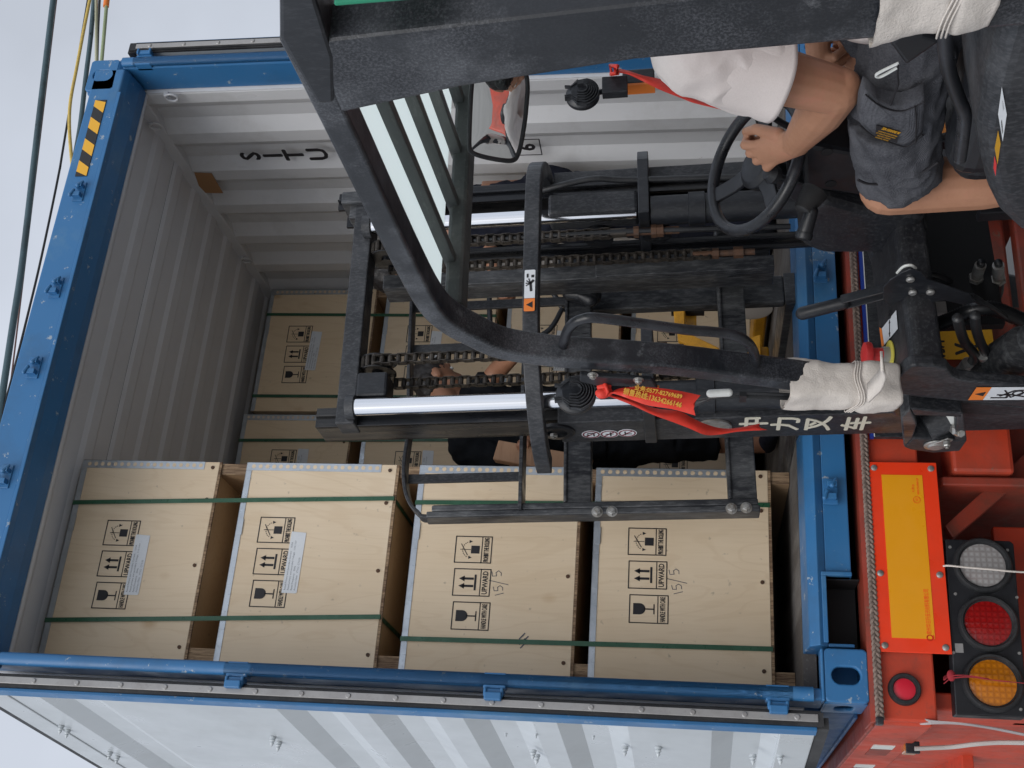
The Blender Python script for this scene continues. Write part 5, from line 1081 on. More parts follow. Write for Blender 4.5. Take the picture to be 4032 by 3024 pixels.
m = MB(); m.tube([LH(*c6(a, b), 'X', GO-.004) for a, b in ((900, 405), (1100, 320), (1440, 300), (2030, 325))], .006, 8); m.tube([LH(*c6(a, b), 'X', GO-.004) for a, b in ((900, 350), (1440, 270), (2030, 290))], .004, 8); F_(m, 'post_cable', M['hose'], smooth=True)
p, q = LH(*c6(1098, 275), 'X', GO-.012), LH(*c6(1298, 265), 'X', GO-.012); m = MB().cap(p, q, .0095, .0095, 12); F_(m, 'white_sleeve', M['tapew'], smooth=True)
m = MB(); p = LH(*c6(1450, 305), 'X', GO-.006); m.box(p.x-.008, p.x+.004, p.y-.018, p.y+.018, p.z-.008, p.z+.008); F_(m, 'cable_tie', M['hose'])
p = LH(*z2(1925, 500), 'Y', -.36); m = MB(); m.box(p.x-.02, p.x+.03, p.y, p.y+.04, p.z-.045, p.z+.045); F_(m, 'far_clamp', M['black'], bevel=.004)
m = MB(); m.box(p.x-.027, p.x-.020, p.y, p.y+.04, p.z-.045, p.z+.035); F_(m, 'orange_strip', M['orange'])
# ================================================================== CLOTH WRAPS AND RIBBONS
def c3(x, y): return ((2200+x*.36166)/SC, (900+y*.36166)/SC)
def WL(p): return LIFT_T @ Vector(p)
def crumple(mb, amp, sc, seed=0):
    for i, v in enumerate(mb.v):
        mb.v[i] = v + Vector((mnoise.noise(v*sc+Vector((seed, 0, 0))), mnoise.noise(v*sc+Vector((0, seed+5, 0))), mnoise.noise(v*sc+Vector((0, 0, seed+9)))))*amp
    return mb
def loft(rings, mb=None, close=True):
    mb = mb or MB(); n = len(rings[0]); vs = [v for r in rings for v in r]; fs = []
    for i in range(len(rings)-1):
        for k in range(n if close else n-1): fs.append((i*n+k, i*n+(k+1) % n, (i+1)*n+(k+1) % n, (i+1)*n+k))
    return mb.add(vs, fs)
def wrap(name, label, c0, c1, hx, hy, amp, seed, flap=None):
    """padded cloth sleeve round a post: c0,c1 centre ends (lift frame)"""
    w = empty(name, WL(c0)); tag(w, label, 'cloth wrap', 'cloth padding wrapped round the guard posts'); bpy.context.view_layer.update()
    c0, c1 = Vector(c0), Vector(c1); n, N = 56, 40; t = (c1-c0).normalized(); s = Vector((1, 0, 0)); u = t.cross(s).normalized(); R = []
    for inner in (0, 1):
        for i in range(N+1):
            f = i/N if not inner else 1-i/N; c = c0.lerp(c1, f); ring = []
            for k in range(n):
                a = 2*PI*k/n; ca, sa = math.cos(a), math.sin(a); q = (abs(ca)**4+abs(sa)**4)**-.25
                th = .006 if inner else 0
                bulge = 1 + .05*math.sin(f*9+seed) + .04*math.sin(3*a+f*5+seed)
                pinch = 1 - .10*math.exp(-((f-.62)/.05)**2)
                ring.append(WL(c + s*ca*q*(hx*bulge*pinch-th) + u*sa*q*(hy*bulge*pinch-th)))
            R.append(ring)
    m = loft(R); crumple(m, amp, 18, seed); crumple(m, amp*.5, 55, seed+3); part(m, 'cloth', M['felt'], w, smooth='all')
    if flap: 
        m = MB(); F0 = [WL(p) for p in flap]; m.sweep(catmull(F0, 6), [(-.003, -.045), (.003, -.045), (.003, .045), (-.003, .045)], up=(1, .0, 0)); crumple(m, amp, 22, seed+7); part(m, 'folded_flap', M['felt'], w, smooth='all')
    m = MB(); cc = c0.lerp(c1, .62)
    for k in range(3): m.tube([WL(cc + t*(.006*k-.006+.006*math.sin(3*a)) + s*math.cos(a)*hx*1.12*(abs(math.cos(a))**4+abs(math.sin(a))**4)**-.25*.93 + u*math.sin(a)*hy*1.12*(abs(math.cos(a))**4+abs(math.sin(a))**4)**-.25*.93) for a in [2*PI*j/32 for j in range(32)]], .0016, 6, closed=True)
    part(m, 'binding_tape', M['felt'], w, smooth='all')
a = LH(1695, 828, 'X', GO+.02); b = LH(1932, 840, 'X', GO+.02)
wrap('cloth_wrap', 'cream felt padding bound round the front guard post, beside the mast lettering', a, b, .052, .047, .0035, 1)
m_ = [LH(x, y, 'X', GO-.035) for x, y in (z6(845, 700), z6(880, 800), z6(905, 880))]
w2 = [LH(x, y, 'X', GO-.032) for x, y in (z6(1290, 680), z6(1300, 740), z6(1270, 820), z6(1200, 890))]
m = MB(); m.sweep([WL(p) for p in catmull(w2, 6)], [(-.003, -.022), (.003, -.022), (.003, .022), (-.003, .022)], up=(1, 0, 0)); crumple(m, .004, 20, 4); wf = [o for o in bpy.data.objects if o.name == 'cloth_wrap'][0]; part(m, 'folded_edge', M['felt'], wf, smooth='all')
a = LH(1885, 15, 'X', GO+.02); b = LH(2138, 0, 'X', GO+.02)
wrap('cloth_wrap', 'crumpled cream cloth padding wrapped round the rear guard post above the seat', (GO+.035, -1.722, a.z+.0), (GO+.035, -1.726, b.z), .052, .078, .0045, 8)
# ribbons tied at the lamps
def ribbon(name, label, top_, bot, Yf, txt=None, notch=True):
    """closed cloth strip: top_ and bot edges as photo points; Yf(i) depth in the lift frame"""
    r = empty(name, WL(LH(*top_[0], 'Y', Yf(0)))); tag(r, label, 'ribbon', 'red ribbons tied by the work lamps'); bpy.context.view_layer.update()
    k = 5; T0 = catmull([Vector((a, b, Yf(i/(len(top_)-1)))) for i, (a, b) in enumerate(top_)], k); B0 = catmull([Vector((a, b, Yf(i/(len(bot)-1))-.004)) for i, (a, b) in enumerate(bot)], k)
    n = len(T0); R = 6; vs = []; fs = []
    for lay in (0, 1):
        for i in range(n):
            for j in range(R+1):
                f = j/R; q = T0[i].lerp(B0[i], f); e = q.z - .006*math.sin(f*PI) + .004*math.sin(i*.55+f*2)
                if notch and i == n-1: q = q + (T0[n-2].lerp(B0[n-2], f)-q)*(1-abs(2*f-1))*1.6
                p = LH(q.x, q.y, 'Y', e + lay*.0008); vs.append(WL(p))
    s = R+1; o = n*s
    for i in range(n-1):
        for j in range(R): fs += [(i*s+j, i*s+j+1, (i+1)*s+j+1, (i+1)*s+j), (o+i*s+j, o+(i+1)*s+j, o+(i+1)*s+j+1, o+i*s+j+1)]
    m = MB().add(vs, fs); part(m, 'cloth_strip', M['ribbon'], r, smooth='all'); return r
r1 = ribbon('ribbon', 'red ribbon with yellow phone numbers tied beside the near work lamp', [c6(-75, 245), c6(20, 250), c6(120, 218), c6(260, 205), c6(500, 212), c6(750, 245), c6(990, 295)], [c6(-75, 290), c6(20, 275), c6(120, 300), c6(260, 350), c6(420, 405), c6(680, 445), c6(935, 515)], lambda f: -.545-.02*f)
r2 = ribbon('ribbon_tail', 'long plain red ribbon tail trailing across the mast ring to the painted characters', [c6(-60, 265), c6(60, 275), c6(250, 340), c6(480, 430), c6(760, 470), c6(900, 540), c6(1030, 600), c6(1200, 650), c6(1380, 650), c6(1640, 600)], [c6(-60, 290), c6(60, 330), c6(250, 405), c6(480, 510), c6(700, 590), c6(880, 660), c6(1040, 725), c6(1200, 722), c6(1400, 690), c6(1720, 672)], lambda f: -.525+.18*f)
r3 = ribbon('ribbon', 'plain red ribbon tied by the far work lamp, crossing behind the driver', [z2(1765, 440), z2(1850, 455), z2(1960, 490), z2(2100, 520), z2(2212, 570), z3(90, 640), z3(290, 700)], [z2(1765, 470), z2(1850, 480), z2(1940, 520), z2(2060, 580), z2(2212, 640), z3(80, 670), z3(280, 718)], lambda f: -.42+.02*f)
# print on the first ribbon
ctr = lambda a, b: WL(LH(*c6(a, b), 'Y', -.572))
e = (ctr(780, 395)-ctr(390, 300)).normalized(); up_ = (ctr(560, 285)-ctr(540, 375)).normalized()
m = MB(); FF = frame(ctr(465, 328), e, up_); L_ = (ctr(785, 395)-ctr(150, 245)).length; text(m, '销售热线:13634266146', FF, .0175, width=L_, ext=.0004, bold=.0004)
FF = frame(ctr(530, 262), (ctr(800, 315)-ctr(300, 215)).normalized(), up_); text(m, '业务:0577-82769689', FF, .0145, width=(ctr(805, 310)-ctr(290, 212)).length, ext=.0004, bold=.0003); part(m, 'gold_print', M['gold'], r1)
m = MB()
for pp in ((-40, 255), (-60, 200), (-75, 270)): m.ell(WL(LH(*c6(*pp), 'Y', -.55)), [(.013, 0, .004), (0, .010, 0), (-.003, 0, .017)], 10, 7)
m.tube([WL(LH(*c6(a, b), 'Y', c)) for a, b, c in ((-90, 140, -.53), (-40, 180, -.56), (-10, 260, -.56), (-60, 300, -.55), (-110, 240, -.53))], .006, 8, closed=True); crumple(m, .003, 60); part(m, 'knot', M['ribbon'], r1, smooth='all')
m = MB(); m.tube([WL(LH(*z2(a, b), 'Y', c)) for a, b, c in ((1745, 425, -.40), (1790, 430, -.44), (1790, 475, -.44), (1750, 480, -.40))], .006, 8, closed=True); part(m, 'knot', M['ribbon'], r3, smooth='all')

# ================================================================== PEOPLE
def blob(name, shapes, mat, parent, voxel=.006, smooth=5, fold=None, disp=0, flat=False):
    """union of tapered limbs grown into one continuous skin"""
    m = MB()
    for s in shapes:
        if s[0] == 'c': m.cap(s[1], s[2], s[3], s[4], 16)
        elif s[0] == 'e': m.ell(s[1], s[2], 18, 12)
        elif s[0] == 't': m.lathe(s[1], Vector(s[2])-Vector(s[1]), [(0.001, 0), (s[3], 0), (s[4], (Vector(s[2])-Vector(s[1])).length), (.001, (Vector(s[2])-Vector(s[1])).length)], 20)
        elif s[0] == 'E':       # elliptic tapered section p,q,(ax,bx),(a0,b0),(a1,b1)
            p, q, u, a0, a1 = Vector(s[1]), Vector(s[2]), Vector(s[3]).normalized(), s[4], s[5]
            t = (q-p).normalized(); u = (u - t*u.dot(t)).normalized(); w = t.cross(u); R = []
            for f in (0, .25, .5, .75, 1): R.append([p.lerp(q, f) + u*math.cos(2*PI*k/20)*(a0[0]+(a1[0]-a0[0])*f) + w*math.sin(2*PI*k/20)*(a0[1]+(a1[1]-a0[1])*f) for k in range(20)])
            n0 = len(m.v); loft(R, m); m.f.append(tuple(range(n0, n0+20))[::-1]); m.f.append(tuple(range(n0+80, n0+100)))
    me = m.data('tmp'); o = bpy.data.objects.new('tmp', me); COL.objects.link(o)
    r = o.modifiers.new('r', 'REMESH'); r.mode = 'VOXEL'; r.voxel_size = voxel; r.use_smooth_shade = True
    if smooth: sm = o.modifiers.new('s', 'SMOOTH'); sm.factor = .5; sm.iterations = smooth
    bpy.context.view_layer.update(); dg = bpy.context.evaluated_depsgraph_get(); e = bpy.data.meshes.new_from_object(o.evaluated_get(dg))
    bpy.data.objects.remove(o)
    if disp:
        N_ = len(e.vertices); co = [v.co.copy() for v in e.vertices]; no = [v.normal.copy() for v in e.vertices]; out = []
        for c, nn in zip(co, no):
            q = c + Vector((mnoise.noise(c*4), mnoise.noise(c*4+Vector((5, 0, 0))), 0))*.05
            s_ = disp*(mnoise.noise(q*fold) + .8*(.5-abs(mnoise.noise(q*fold*1.7+Vector((3, 1, 7)))*1.6)) + .3*mnoise.noise(q*fold*3.1)); out += list(c + nn*s_)
        e.vertices.foreach_set('co', out); e.update()
    e.name = name; e.materials.clear(); e.materials.append(mat); ob = bpy.data.objects.new(name, e); COL.objects.link(ob)
    e.polygons.foreach_set('use_smooth', [True]*len(e.polygons))
    if parent: ob.parent = parent; ob.matrix_parent_inverse = parent.matrix_world.inverted()
    return ob
def head(H, fwd, up, s=1.):
    """head shapes at centre H; returns skin shapes and hair shapes"""
    f = Vector(fwd).normalized(); u = Vector(up); u = (u - f*u.dot(f)).normalized(); r = f.cross(u); H = Vector(H)
    A = lambda a, b, c: H + r*a*s + f*b*s + u*c*s
    sk = [('e', A(0, 0, .02), [r*.076*s, f*.095*s, u*.10*s]), ('e', A(0, .035, -.045), [r*.058*s, f*.062*s, u*.065*s]), ('e', A(0, .055, -.085), [r*.028*s, f*.03*s, u*.025*s]),
          ('c', A(0, .092, .012), A(0, .108, -.022), .009*s, .014*s), ('c', A(-.018, .094, -.052), A(.018, .094, -.052), .008*s, .008*s), ('c', A(-.018, .092, -.066), A(.018, .092, -.066), .009*s, .009*s),
          ('e', A(-.078, -.005, -.005), [r*.010*s, f*.020*s, u*.032*s]), ('e', A(.078, -.005, -.005), [r*.010*s, f*.020*s, u*.032*s]),
          ('c', A(-.045, .082, .038), A(-.015, .092, .036), .008*s, .008*s), ('c', A(.045, .082, .038), A(.015, .092, .036), .008*s, .008*s), ('c', A(0, -.02, -.05), A(0, -.035, -.16), .058*s, .062*s)]
    hr = [('e', A(0, -.012, .040), [r*.084*s, f*.098*s, u*.092*s]), ('e', A(0, -.05, -.01), [r*.078*s, f*.06*s, u*.07*s]), ('c', A(-.05, .07, .085), A(.05, .07, .085), .020*s, .020*s)]
    eyes = [(A(-.031, .083, .014), r, f, u), (A(.031, .083, .014), r, f, u)]
    return sk, hr, eyes
def eyes_mesh(eyes, par):
    for c, r, f, u in eyes:
        m = MB().ell(c, [r*.013, f*.010, u*.008], 12, 8); part(m, 'eye', M['tapew'], par, smooth='all'); m = MB().ell(c+f*.007, [r*.005, f*.004, u*.005], 10, 6); part(m, 'iris', M['hair'], par, smooth='all')
def fist(W, K, away, side, r=.0095, s=1.):
    """closed hand: W wrist, K middle knuckle, away = direction the fingers curl, side = little finger to index"""
    W, K = Vector(W), Vector(K); t = (K-W); L = t.length; t.normalize(); a = Vector(away); a = (a - t*a.dot(t)).normalized(); b = Vector(side); b = (b - t*b.dot(t) - a*b.dot(a)).normalized(); S = []
    S.append(('E', W - t*.01, W+t*L*.45, b, (.029*s, .022*s), (.034*s, .018*s))); S.append(('E', W+t*L*.40, W+t*L*.86, b, (.034*s, .018*s), (.037*s, .013*s)))
    for i, (o, l) in enumerate(((-1.5, .80), (-.5, .96), (.5, 1.0), (1.5, .92))):
        k = K + b*o*.0225*s - t*(abs(o)-.5)*.006 - t*(.006 if i == 0 else 0); p1 = k + t*.012*l + a*.032*l + b*o*.001; p2 = p1 - t*.016 + a*.018*l; p3 = p2 - t*.020*l - a*.006
        S += [('c', W.lerp(k, .45) - a*.004, k - a*.002, .0085*s, .0108*s), ('e', k - a*.003, [t*.011, b*.0105, a*.011]), ('c', k, p1, .0104*s, .0090*s), ('c', p1, p2, .0092*s, .0082*s), ('c', p2, p3, .0082*s, .0070*s)]
    th0 = W + t*L*.25 + b*.026*s + a*.006; th1 = W + t*L*.66 + b*.050*s + a*.018; th2 = W + t*L*1.0 + b*.046*s + a*.030
    S += [('c', th0, th1, .0155*s, .0115*s), ('c', th1, th2, .0115*s, .0092*s), ('c', th2, th2 + t*.010 - b*.018 + a*.008, .0096*s, .0078*s)]
    return S
# ---- driver (frame of the lift truck)
dr = empty('person', mat=LIFT_T @ Matrix.Translation((.09, -1.18, 1.17))); bpy.context.view_layer.update()
tag(dr, 'driver in white T-shirt and charcoal denim shorts, left fist on the steering wheel knob', 'person')
V = lambda x, y, z: WL((x, y, z))
LU = LIFT_T.to_3x3()
sh, el, wr = LH(1495, 118, 'X', -.12), LH(1806, 196, 'X', -.125), LH(*z3(735, 925), 'X', -.045)
kn = LH(*z3(462, 1012), 'X', .00); 
body = []
sk, hr, ey = head(V(.09, -1.20, 1.93), LU @ Vector((-.25, 1, -.25)), LU @ Vector((0, .1, 1)))
body += sk
body += [('c', V(.09, -1.27, 1.80), V(.09, -1.26, 1.70), .06, .07), ('e', V(.09, -1.27, 1.60), [LU @ Vector((.15, 0, 0)), LU @ Vector((0, .095, 0)), LU @ Vector((0, 0, .17))]), ('e', V(.09, -1.25, 1.34), [LU @ Vector((.14, 0, 0)), LU @ Vector((0, .10, 0)), LU @ Vector((0, 0, .17))])]
s_, e_, w_ = WL(sh), WL(el), WL(wr); k_ = WL(kn)
body += [('c', s_, s_.lerp(e_, .45), .062, .058), ('c', s_.lerp(e_, .45), e_, .058, .048), ('c', e_, e_.lerp(w_, .35), .049, .050), ('c', e_.lerp(w_, .35), w_, .050, .031), ('c', e_ + LU @ Vector((0, -.012, -.012)), e_ + LU @ Vector((0, -.012, -.012)) + (w_-e_)*.05, .036, .036)]
body += fist(w_, k_, LU @ Vector((.75, .35, -.1)), LU @ Vector((-.3, -.3, .5)) if 0 else (WL(LH(*z3(470, 880), 'X', 0))-WL(LH(*z3(500, 1090), 'X', 0))), s=1.12)
# right arm, hand on the far thigh
s2, e2, w2_ = V(.29, -1.23, 1.68), V(.37, -1.06, 1.43), WL(LH(*z3(880, 370), 'X', .22))
k2 = WL(LH(*z3(985, 430), 'X', .20)); body += [('c', s2, e2, .055, .042), ('c', e2, w2_, .043, .028)]
body += fist(w2_, k2, LU @ Vector((.2, .2, -.9)), LU @ Vector((-.8, .4, 0)), s=1.0)
# legs
hl, kl, cl2, al = V(.0, -1.17, 1.26), WL(LH(*z3(1330, 1215), 'X', -.10)), V(-.10, -.675, 1.06), V(-.10, -.70, .74)
hr2, kr, ar = V(.18, -1.17, 1.26), V(.27, -.70, 1.275), V(.27, -.70, .74)
body += [('c', hl, kl, .085, .062), ('c', kl, cl2, .064, .062), ('c', cl2, al, .062, .038), ('c', hr2, kr, .085, .060), ('c', kr, V(.27, -.70, 1.05), .062, .058), ('c', V(.27, -.70, 1.05), ar, .058, .038)]
for a in (al, ar): body += [('c', a, a + LU @ Vector((0, .0, -.10)), .036, .04)]
bd = blob('body', body, M['skin'], dr, .0033, 2)
blob('hair', hr, M['hair'], dr, .008, 2, 60, .004)
eyes_mesh(ey, dr)
for a in (al, ar): blob('shoe', [('c', a + LU @ Vector((0, -.03, -.19)), a + LU @ Vector((0, .14, -.20)), .042, .036), ('c', a + LU @ Vector((0, -.02, -.12)), a + LU @ Vector((0, -.02, -.19)), .045, .045)], M['blackcloth'], dr, .008, 3)
# T-shirt
sd = (e_-s_).normalized(); slv = s_.lerp(e_, .52); tb = LU @ Vector((0, 1, 0))
shirt = [('e', V(.09, -1.28, 1.60), [LU @ Vector((.185, 0, 0)), LU @ Vector((0, .125, 0)), LU @ Vector((0, 0, .19))]), ('E', V(.09, -1.28, 1.62), V(.09, -1.25, 1.27), LU @ Vector((1, 0, 0)), (.185, .125), (.175, .135)),
         ('c', V(-.04, -1.24, 1.74), V(.22, -1.24, 1.74), .065, .065), ('c', V(.0, -1.165, 1.36), V(.17, -1.18, 1.36), .075, .075), ('e', V(-.05, -1.105, 1.30), [LU @ Vector((.06, 0, 0)), LU @ Vector((0, .075, 0)), LU @ Vector((0, 0, .05))]),
         ('c', V(.0, -1.22, 1.72), s_, .080, .080), ('E', s_ - sd*.02, slv, tb, (.078, .078), (.098, .082)), ('c', V(.2, -1.24, 1.72), s2, .078, .078), ('E', s2, s2.lerp(e2, .5), tb, (.075, .075), (.085, .078))]
blob('t_shirt', shirt, M['shirt'], dr, .006, 2, 9, .0075)
R_ = []
slx = sd; sly = (tb - slx*tb.dot(slx)).normalized(); slz = slx.cross(sly)
for lay in (0, 1):
    seq = [0, .2, .4, .6, .8, .93, 1.0] if not lay else [1.0, .93, .8, .6]
    for f in seq:
        c = s_.lerp(e_, .16+.42*f); ra, rb = .080+.026*f, .078+.010*f; ring = []
        for k in range(48):
            a = 2*PI*k/48; w_f = 1 + .045*f*math.sin(3*a+1.2) + .03*f*math.sin(5*a+f*2) + .02*mnoise.noise(Vector((math.cos(a)*2, math.sin(a)*2, f*3))) - (.05 if lay else 0) + (.02 if (not lay and f > .92) else 0)
            ring.append(c + sly*math.cos(a)*ra*w_f + slz*math.sin(a)*rb*w_f + slx*(.012*math.cos(a)*f))
        R_.append(ring)
m = loft(R_); shirt_o = [o for o in bpy.data.objects if o.name == 't_shirt'][0]; part(m, 'sleeve', M['shirt'], shirt_o, smooth='all')
R_ = None
# shorts
hem = WL(LH(*z3(1395, 1120), 'X', -.10)); mid = WL(LH(*z3(1370, 700), 'X', -.09))
tt = LU @ Vector((0, 0, 1))
sho = [('e', V(.09, -1.19, 1.25), [LU @ Vector((.19, 0, 0)), LU @ Vector((0, .15, 0)), LU @ Vector((0, 0, .10))]), ('E', V(.0, -1.19, 1.265), mid, tt, (.092, .105), (.098, .100)), ('E', mid, hem, tt, (.098, .100), (.091, .092)),
       ('E', V(.18, -1.19, 1.25), V(.265, -.78, 1.28), tt, (.095, .10), (.080, .085))]
shs = blob('shorts', sho, M['denim'], dr, .006, 1, 13, .010)
# seams, cargo pocket, label
PX = -.190
def dq(x, y, X=PX): return WL(LH(*z3(x, y), 'X', X))
pk = [(1182, 575), (1260, 640), (1340, 672), (1420, 680), (1500, 655), (1565, 622), (1562, 760), (1555, 860), (1500, 915), (1440, 945), (1350, 920), (1240, 880), (1195, 850), (1140, 780), (1150, 680)]
m = MB(); c0 = sum([dq(*p) for p in pk], Vector())/len(pk); nX = LU @ Vector((-1, 0, 0)); vs = [c0 + nX*.010]
for r_, h in ((.5, .009), (.88, .004), (1., .0), (1.02, -.030)): vs += [c0 + (dq(*p)-c0)*r_ + nX*h for p in pk]
n = len(pk); fs = [(0, 1+k, 1+(k+1) % n) for k in range(n)] + [(1+i*n+k, 1+(i+1)*n+k, 1+(i+1)*n+(k+1) % n, 1+i*n+(k+1) % n) for i in range(3) for k in range(n)]
m.add(vs, fs); pk_o = part(m, 'cargo_pocket', M['denim'], shs, smooth='all')
def seam(pts, X=PX, r=.0016, nm='seam', mt='ink', h=.008):
    P = [dq(a, b, X) + nX*h for a, b in pts]; m = MB().tube(catmull(P, 5), r, 6); part(m, nm, M[mt], shs, smooth=True)
seam([(1182, 590), (1260, 655), (1340, 690), (1420, 698), (1500, 672), (1562, 640)]); seam([(1145, 790), (1240, 865), (1350, 905), (1440, 930), (1500, 900), (1550, 850)]); seam([(1500, 660), (1510, 760), (1505, 900)], h=.010)
seam([(1395, 400), (1390, 470), (1395, 530), (1370, 600), (1345, 670)], h=.004, r=.0022); seam([(1400, 400), (1260, 470), (1280, 490), (1390, 430)], h=.003, r=.003, mt='tapew'); seam([(1140, 1200), (1200, 1225), (1300, 1228), (1400, 1205), (1560, 1150), (1660, 1085)], h=-.014, r=.003)
Q = [(1250, 775), (1393, 818), (1386, 892), (1243, 858)]; m = MB(); m.prism([dq(a, b) + nX*.0125 for a, b in Q], nX*.001); lb = part(m, 'woven_label', M['ink'], shs)
ex = (dq(1393, 818)-dq(1250, 775)).normalized(); ey_ = (dq(1250, 775)-dq(1243, 858)).normalized()
m = MB(); o_ = (dq(1250, 775)+dq(1393, 818)+dq(1386, 892)+dq(1243, 858))/4 + nX*.0137; FF = frame(o_, ey_*-1, ex) if 0 else frame(o_, ex, ey_); 
wl = (dq(1393, 818)-dq(1250, 775)).length
if FF.to_3x3().col[2].dot(nX) < 0: FF = frame(o_, -ex, ey_)
text(m, 'SEA OEANME W', FF @ Matrix.Translation((0, .013, 0)), .010, width=wl*.78, ext=.0002, bold=.0004)
for k in range(4): text(m, ['WORKWEAR OUTDOOR GOODS', 'EST QUALITY DENIM CARGO', 'HEAVY DUTY COMFORT', 'ORIGINAL GOODS'][k], FF @ Matrix.Translation((0, .003-.0062*k, 0)), .0045, width=wl*(.86 if k < 2 else .6), ext=.0002)
part(m, 'label_print', M['plate'], lb)
tg = WL(LH(*z3(1092, 680), 'X', -.05)); m = MB().lathe(tg, LU @ Vector((-.9, -.4, 0)), [(.017, 0), (.018, .001), (.015, .003), (.002, .0032)], 24); part(m, 'cord_toggle', M['felt'], dr, smooth=True)
m = MB().tube(catmull([tg + Vector((0, 0, .014)), WL(LH(*z3(1150, 620), 'X', -.06)), WL(LH(*z3(1180, 575), 'X', -.12))], 5), .0022, 8); part(m, 'draw_cord', M['felt'], dr, smooth=True)

# ---- loaders inside the container
def WP(x, y, Y): return WH(x, y, 'Y', Y)
pa = empty('person', WP(1330, 925, 1.0)*1); pa.location.z = .172; tag(pa, 'loader in dark clothes stooping behind the mast, holding a timber plank', 'person'); bpy.context.view_layer.update()
YA = 1.0
hA = WP(944, 826, YA-.03); nA = WP(992, 872, YA); cA = WP(1070, 915, YA); pA = WP(1320, 925, YA)
sk, hr, ey = head(hA, (.55, .30, -.75), (.45, 0, .8), .95)
kA, fA = WP(1465, 950, YA-.05), WP(1655, 958, YA-.02); kB, fB = WP(1465, 880, YA+.1), WP(1655, 880, YA+.1)
sL, eL, wL = WP(1010, 965, YA-.05), WP(1130, 1025, YA-.10), WP(1135, 990, YA-.22); sR, eR, wR = WP(1025, 868, YA), WP(1075, 800, YA-.10), WP(1105, 775, YA-.2)
B = sk + [('c', nA, cA, .06, .11), ('E', cA, pA, (1, 0, 0), (.17, .11), (.14, .11)), ('c', pA, kA, .09, .06), ('c', kA, fA, .058, .040), ('c', pA, kB, .09, .06), ('c', kB, fB, .058, .040), ('c', sL, eL, .05, .04), ('c', eL, wL, .04, .028), ('c', sR, eR, .05, .042), ('c', eR, wR, .042, .03)]
B += fist(wL, wL + Vector((.06, -.02, .02)), (0, -.2, -.9), (0, .9, -.2), s=1.) + fist(wR, wR + Vector((.05, -.03, -.05)), (.2, .5, -.5), (0, .5, .5))
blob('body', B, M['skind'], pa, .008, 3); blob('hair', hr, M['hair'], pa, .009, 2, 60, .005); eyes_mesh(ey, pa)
blob('dark_shirt', [('E', cA + Vector((0, 0, .12)), pA, (1, 0, 0), (.17, .13), (.18, .14)), ('c', sL, sR, .085, .085), ('c', sL, sL.lerp(eL, .65), .07, .065), ('c', sR, sR.lerp(eR, .5), .068, .065), ('e', WP(1040, 950, YA), [(.12, 0, 0), (0, .11, 0), (0, 0, .13)]), ('e', WP(1120, 975, YA), [(.09, 0, 0), (0, .1, 0), (0, 0, .12)])], M['blackcloth'], pa, .010, 3, 9, .012)
blob('trousers', [('E', pA + Vector((0, 0, .06)), pA - Vector((0, 0, .10)), (1, 0, 0), (.165, .125), (.17, .13)), ('E', pA + Vector((-.05, 0, 0)), kA, (1, 0, 0), (.11, .11), (.09, .09)), ('t', kA, kA.lerp(fA, .45), .088, .075), ('E', pA + Vector((.05, 0, 0)), kB, (1, 0, 0), (.11, .11), (.09, .09)), ('t', kB, kB.lerp(fB, .45), .088, .075)], M['blackcloth'], pa, .010, 3, 10, .010)
for f in (fA, fB): blob('shoe', [('c', Vector((f.x, f.y, .21)), Vector((f.x-.02, f.y-.16, .205)), .038, .033), ('c', f, Vector((f.x, f.y, .22)), .042, .04)], M['navy'], pa, .010, 2)
a, b = WP(1073, 975, .78), WP(1275, 1012, .74); m = MB(); t = (b-a).normalized(); u = Vector((1, 0, 0)); u = (u - t*u.dot(t)).normalized(); w = t.cross(u)
m.obox((a+b)/2, t*(b-a).length/2, u*.042, w*.022); o = m.build('timber_plank', M['board'], bevel=.006); tag(o, 'rough brown timber plank held by the stooping loader', 'plank')
YB = .72
pb_ = empty('person', (2.2, YB, .172)); tag(pb_, 'loader in navy clothes bent over beside the right wall, reaching for the pallet truck handle', 'person'); bpy.context.view_layer.update()
hB = WP(858, 580, YB+.12); cB = WP(1045, 462, YB); pB = WP(1265, 447, YB); nB = WP(945, 535, YB+.05)
sk, hr, ey = head(hB, (-.55, -.15, -.75), (-.35, 0, .8), .98)
k1, f1 = WP(1440, 455, YB), WP(1655, 470, YB); k2_, f2 = WP(1440, 480, YB+.25), WP(1650, 500, YB+.25)
s1, e1, w1 = WP(1000, 500, YB), WP(1058, 545, YB), WP(1078, 615, YB+.05); s3, e3, w3 = WP(990, 440, YB-.05), WP(1075, 455, YB-.1), WP(1012, 476, YB-.12)
B = sk + [('c', hB, nB, .06, .065), ('c', nB, cB, .065, .10), ('E', cB, pB, (1, 0, 0), (.15, .12), (.13, .12)), ('c', pB, k1, .09, .06), ('c', k1, f1, .058, .04), ('c', pB, k2_, .09, .06), ('c', k2_, f2, .058, .04), ('c', s1, e1, .048, .040), ('c', e1, w1, .040, .028), ('c', s3, e3, .048, .04), ('c', e3, w3, .04, .03)]
B += fist(w1, w1 + (w1-e1).normalized()*.07, (.0, -.1, -.9), (.2, .9, 0))
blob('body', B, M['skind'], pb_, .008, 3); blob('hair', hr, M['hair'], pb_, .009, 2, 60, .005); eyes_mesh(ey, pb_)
blob('navy_shirt', [('E', cB + Vector((-.03, 0, .10)), pB, (1, 0, 0), (.13, .14), (.16, .14)), ('c', nB.lerp(cB, .6), cB, .10, .13), ('c', s1, s1.lerp(e1, .6), .072, .066), ('c', s3, s3.lerp(e3, .6), .075, .07), ('e', WP(1190, 425, YB), [(.13, 0, 0), (0, .13, 0), (0, 0, .16)])], M['navy'], pb_, .010, 3, 9, .010)
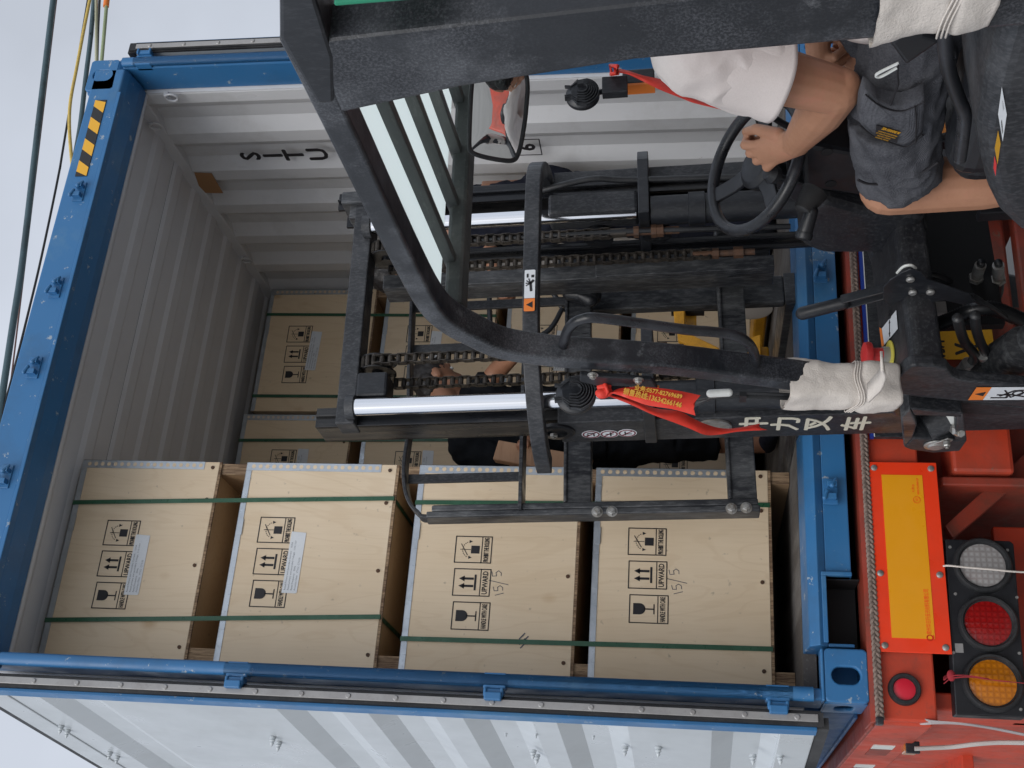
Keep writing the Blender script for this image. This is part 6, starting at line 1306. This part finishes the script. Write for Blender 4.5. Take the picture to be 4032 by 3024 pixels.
blob('trousers', [('E', pB + Vector((0, 0, .05)), pB - Vector((0, 0, .10)), (1, 0, 0), (.155, .13), (.15, .13)), ('t', pB, k1, .11, .085), ('t', k1, f1, .082, .065), ('t', pB, k2_, .11, .085), ('t', k2_, f2, .082, .065)], M['navy'], pb_, .010, 3, 10, .008)
for f in (f1, f2): blob('shoe', [('c', Vector((f.x, f.y, .21)), Vector((f.x-.14, f.y-.06, .205)), .038, .033), ('c', f, Vector((f.x, f.y, .22)), .042, .04)], M['blackcloth'], pb_, .010, 2)

# ================================================================== PALLET TRUCK
pt = empty('pallet_truck', WP(1500, 700, 1.0)*1); pt.location.z = .172; tag(pt, 'yellow pallet truck with black tow handle standing on the container floor behind the carriage', 'pallet truck'); bpy.context.view_layer.update()
YP = .98
def PP_(mb, n, mt, **k): return part(mb, n, M[mt], pt, **k)
a, b = WP(1218, 664, YP-.10), WP(1500, 655, YP+.02); m = MB().cyl(a, b, .020, n=16); PP_(m, 'tow_bar', 'black', smooth=True)
l1, l2, l3, l4 = WP(1085, 745, YP-.16), WP(1062, 725, YP-.16), WP(1058, 620, YP-.16), WP(1075, 590, YP-.16)
m = MB().tube(catmull([WP(*z5(1430, 345), YP-.1), WP(*z5(1320, 500), YP-.14), l1, l2, l3, l4, WP(*z5(1320, 200), YP-.14), WP(*z5(1430, 335), YP-.1)], 6), .011, 12); PP_(m, 'loop_handle', 'black', smooth=True)
def slab(pts, Y, d, nm, mt='yellow'): m = MB().prism([WP(*c3(a, b), Y) for a, b in pts], (0, d, 0)); PP_(m, nm, mt, bevel=.004)
slab([(1248, 872), (1372, 872), (1372, 1050), (1262, 1040)], YP-.02, .02, 'head_plate'); slab([(1372, 880), (1500, 880), (1500, 1060), (1372, 1050)], YP+.04, .02, 'inner_plate')
slab([(1290, 1120), (1420, 1140), (1745, 1295), (1745, 1440), (1300, 1215)], YP-.03, .03, 'front_frame'); slab([(1250, 860), (1372, 870), (1420, 1145), (1290, 1140)], YP-.01, .02, 'side_frame')
slab([(1760, 1290), (2200, 1150), (2200, 1400), (1760, 1440)], YP-.03, .05, 'battery_frame')
for x in (-.17, .17):
    m = MB().box(pt.location.x+x-.08, pt.location.x+x+.08, YP+.05, YP+.68, .19, .245); PP_(m, 'fork', 'yellow', bevel=.01)
m = MB(); c = WP(1495, 650, YP+.02); m.cyl((c.x, c.y, c.z), (c.x, c.y, .24), .045, n=20); m.cyl((c.x, c.y, .46), (c.x, c.y, .60), .065, n=20); PP_(m, 'pump', 'dark', smooth=True)
m = MB(); m.lathe((c.x-.06, c.y-.02, .262), (1, 0, 0), [(.06, 0), (.088, .005), (.088, .05), (.06, .055)], 28); m.lathe((c.x+.02, c.y-.02, .262), (1, 0, 0), [(.06, 0), (.088, .005), (.088, .05), (.06, .055)], 28); PP_(m, 'steer_wheel', 'cableg', smooth=True)
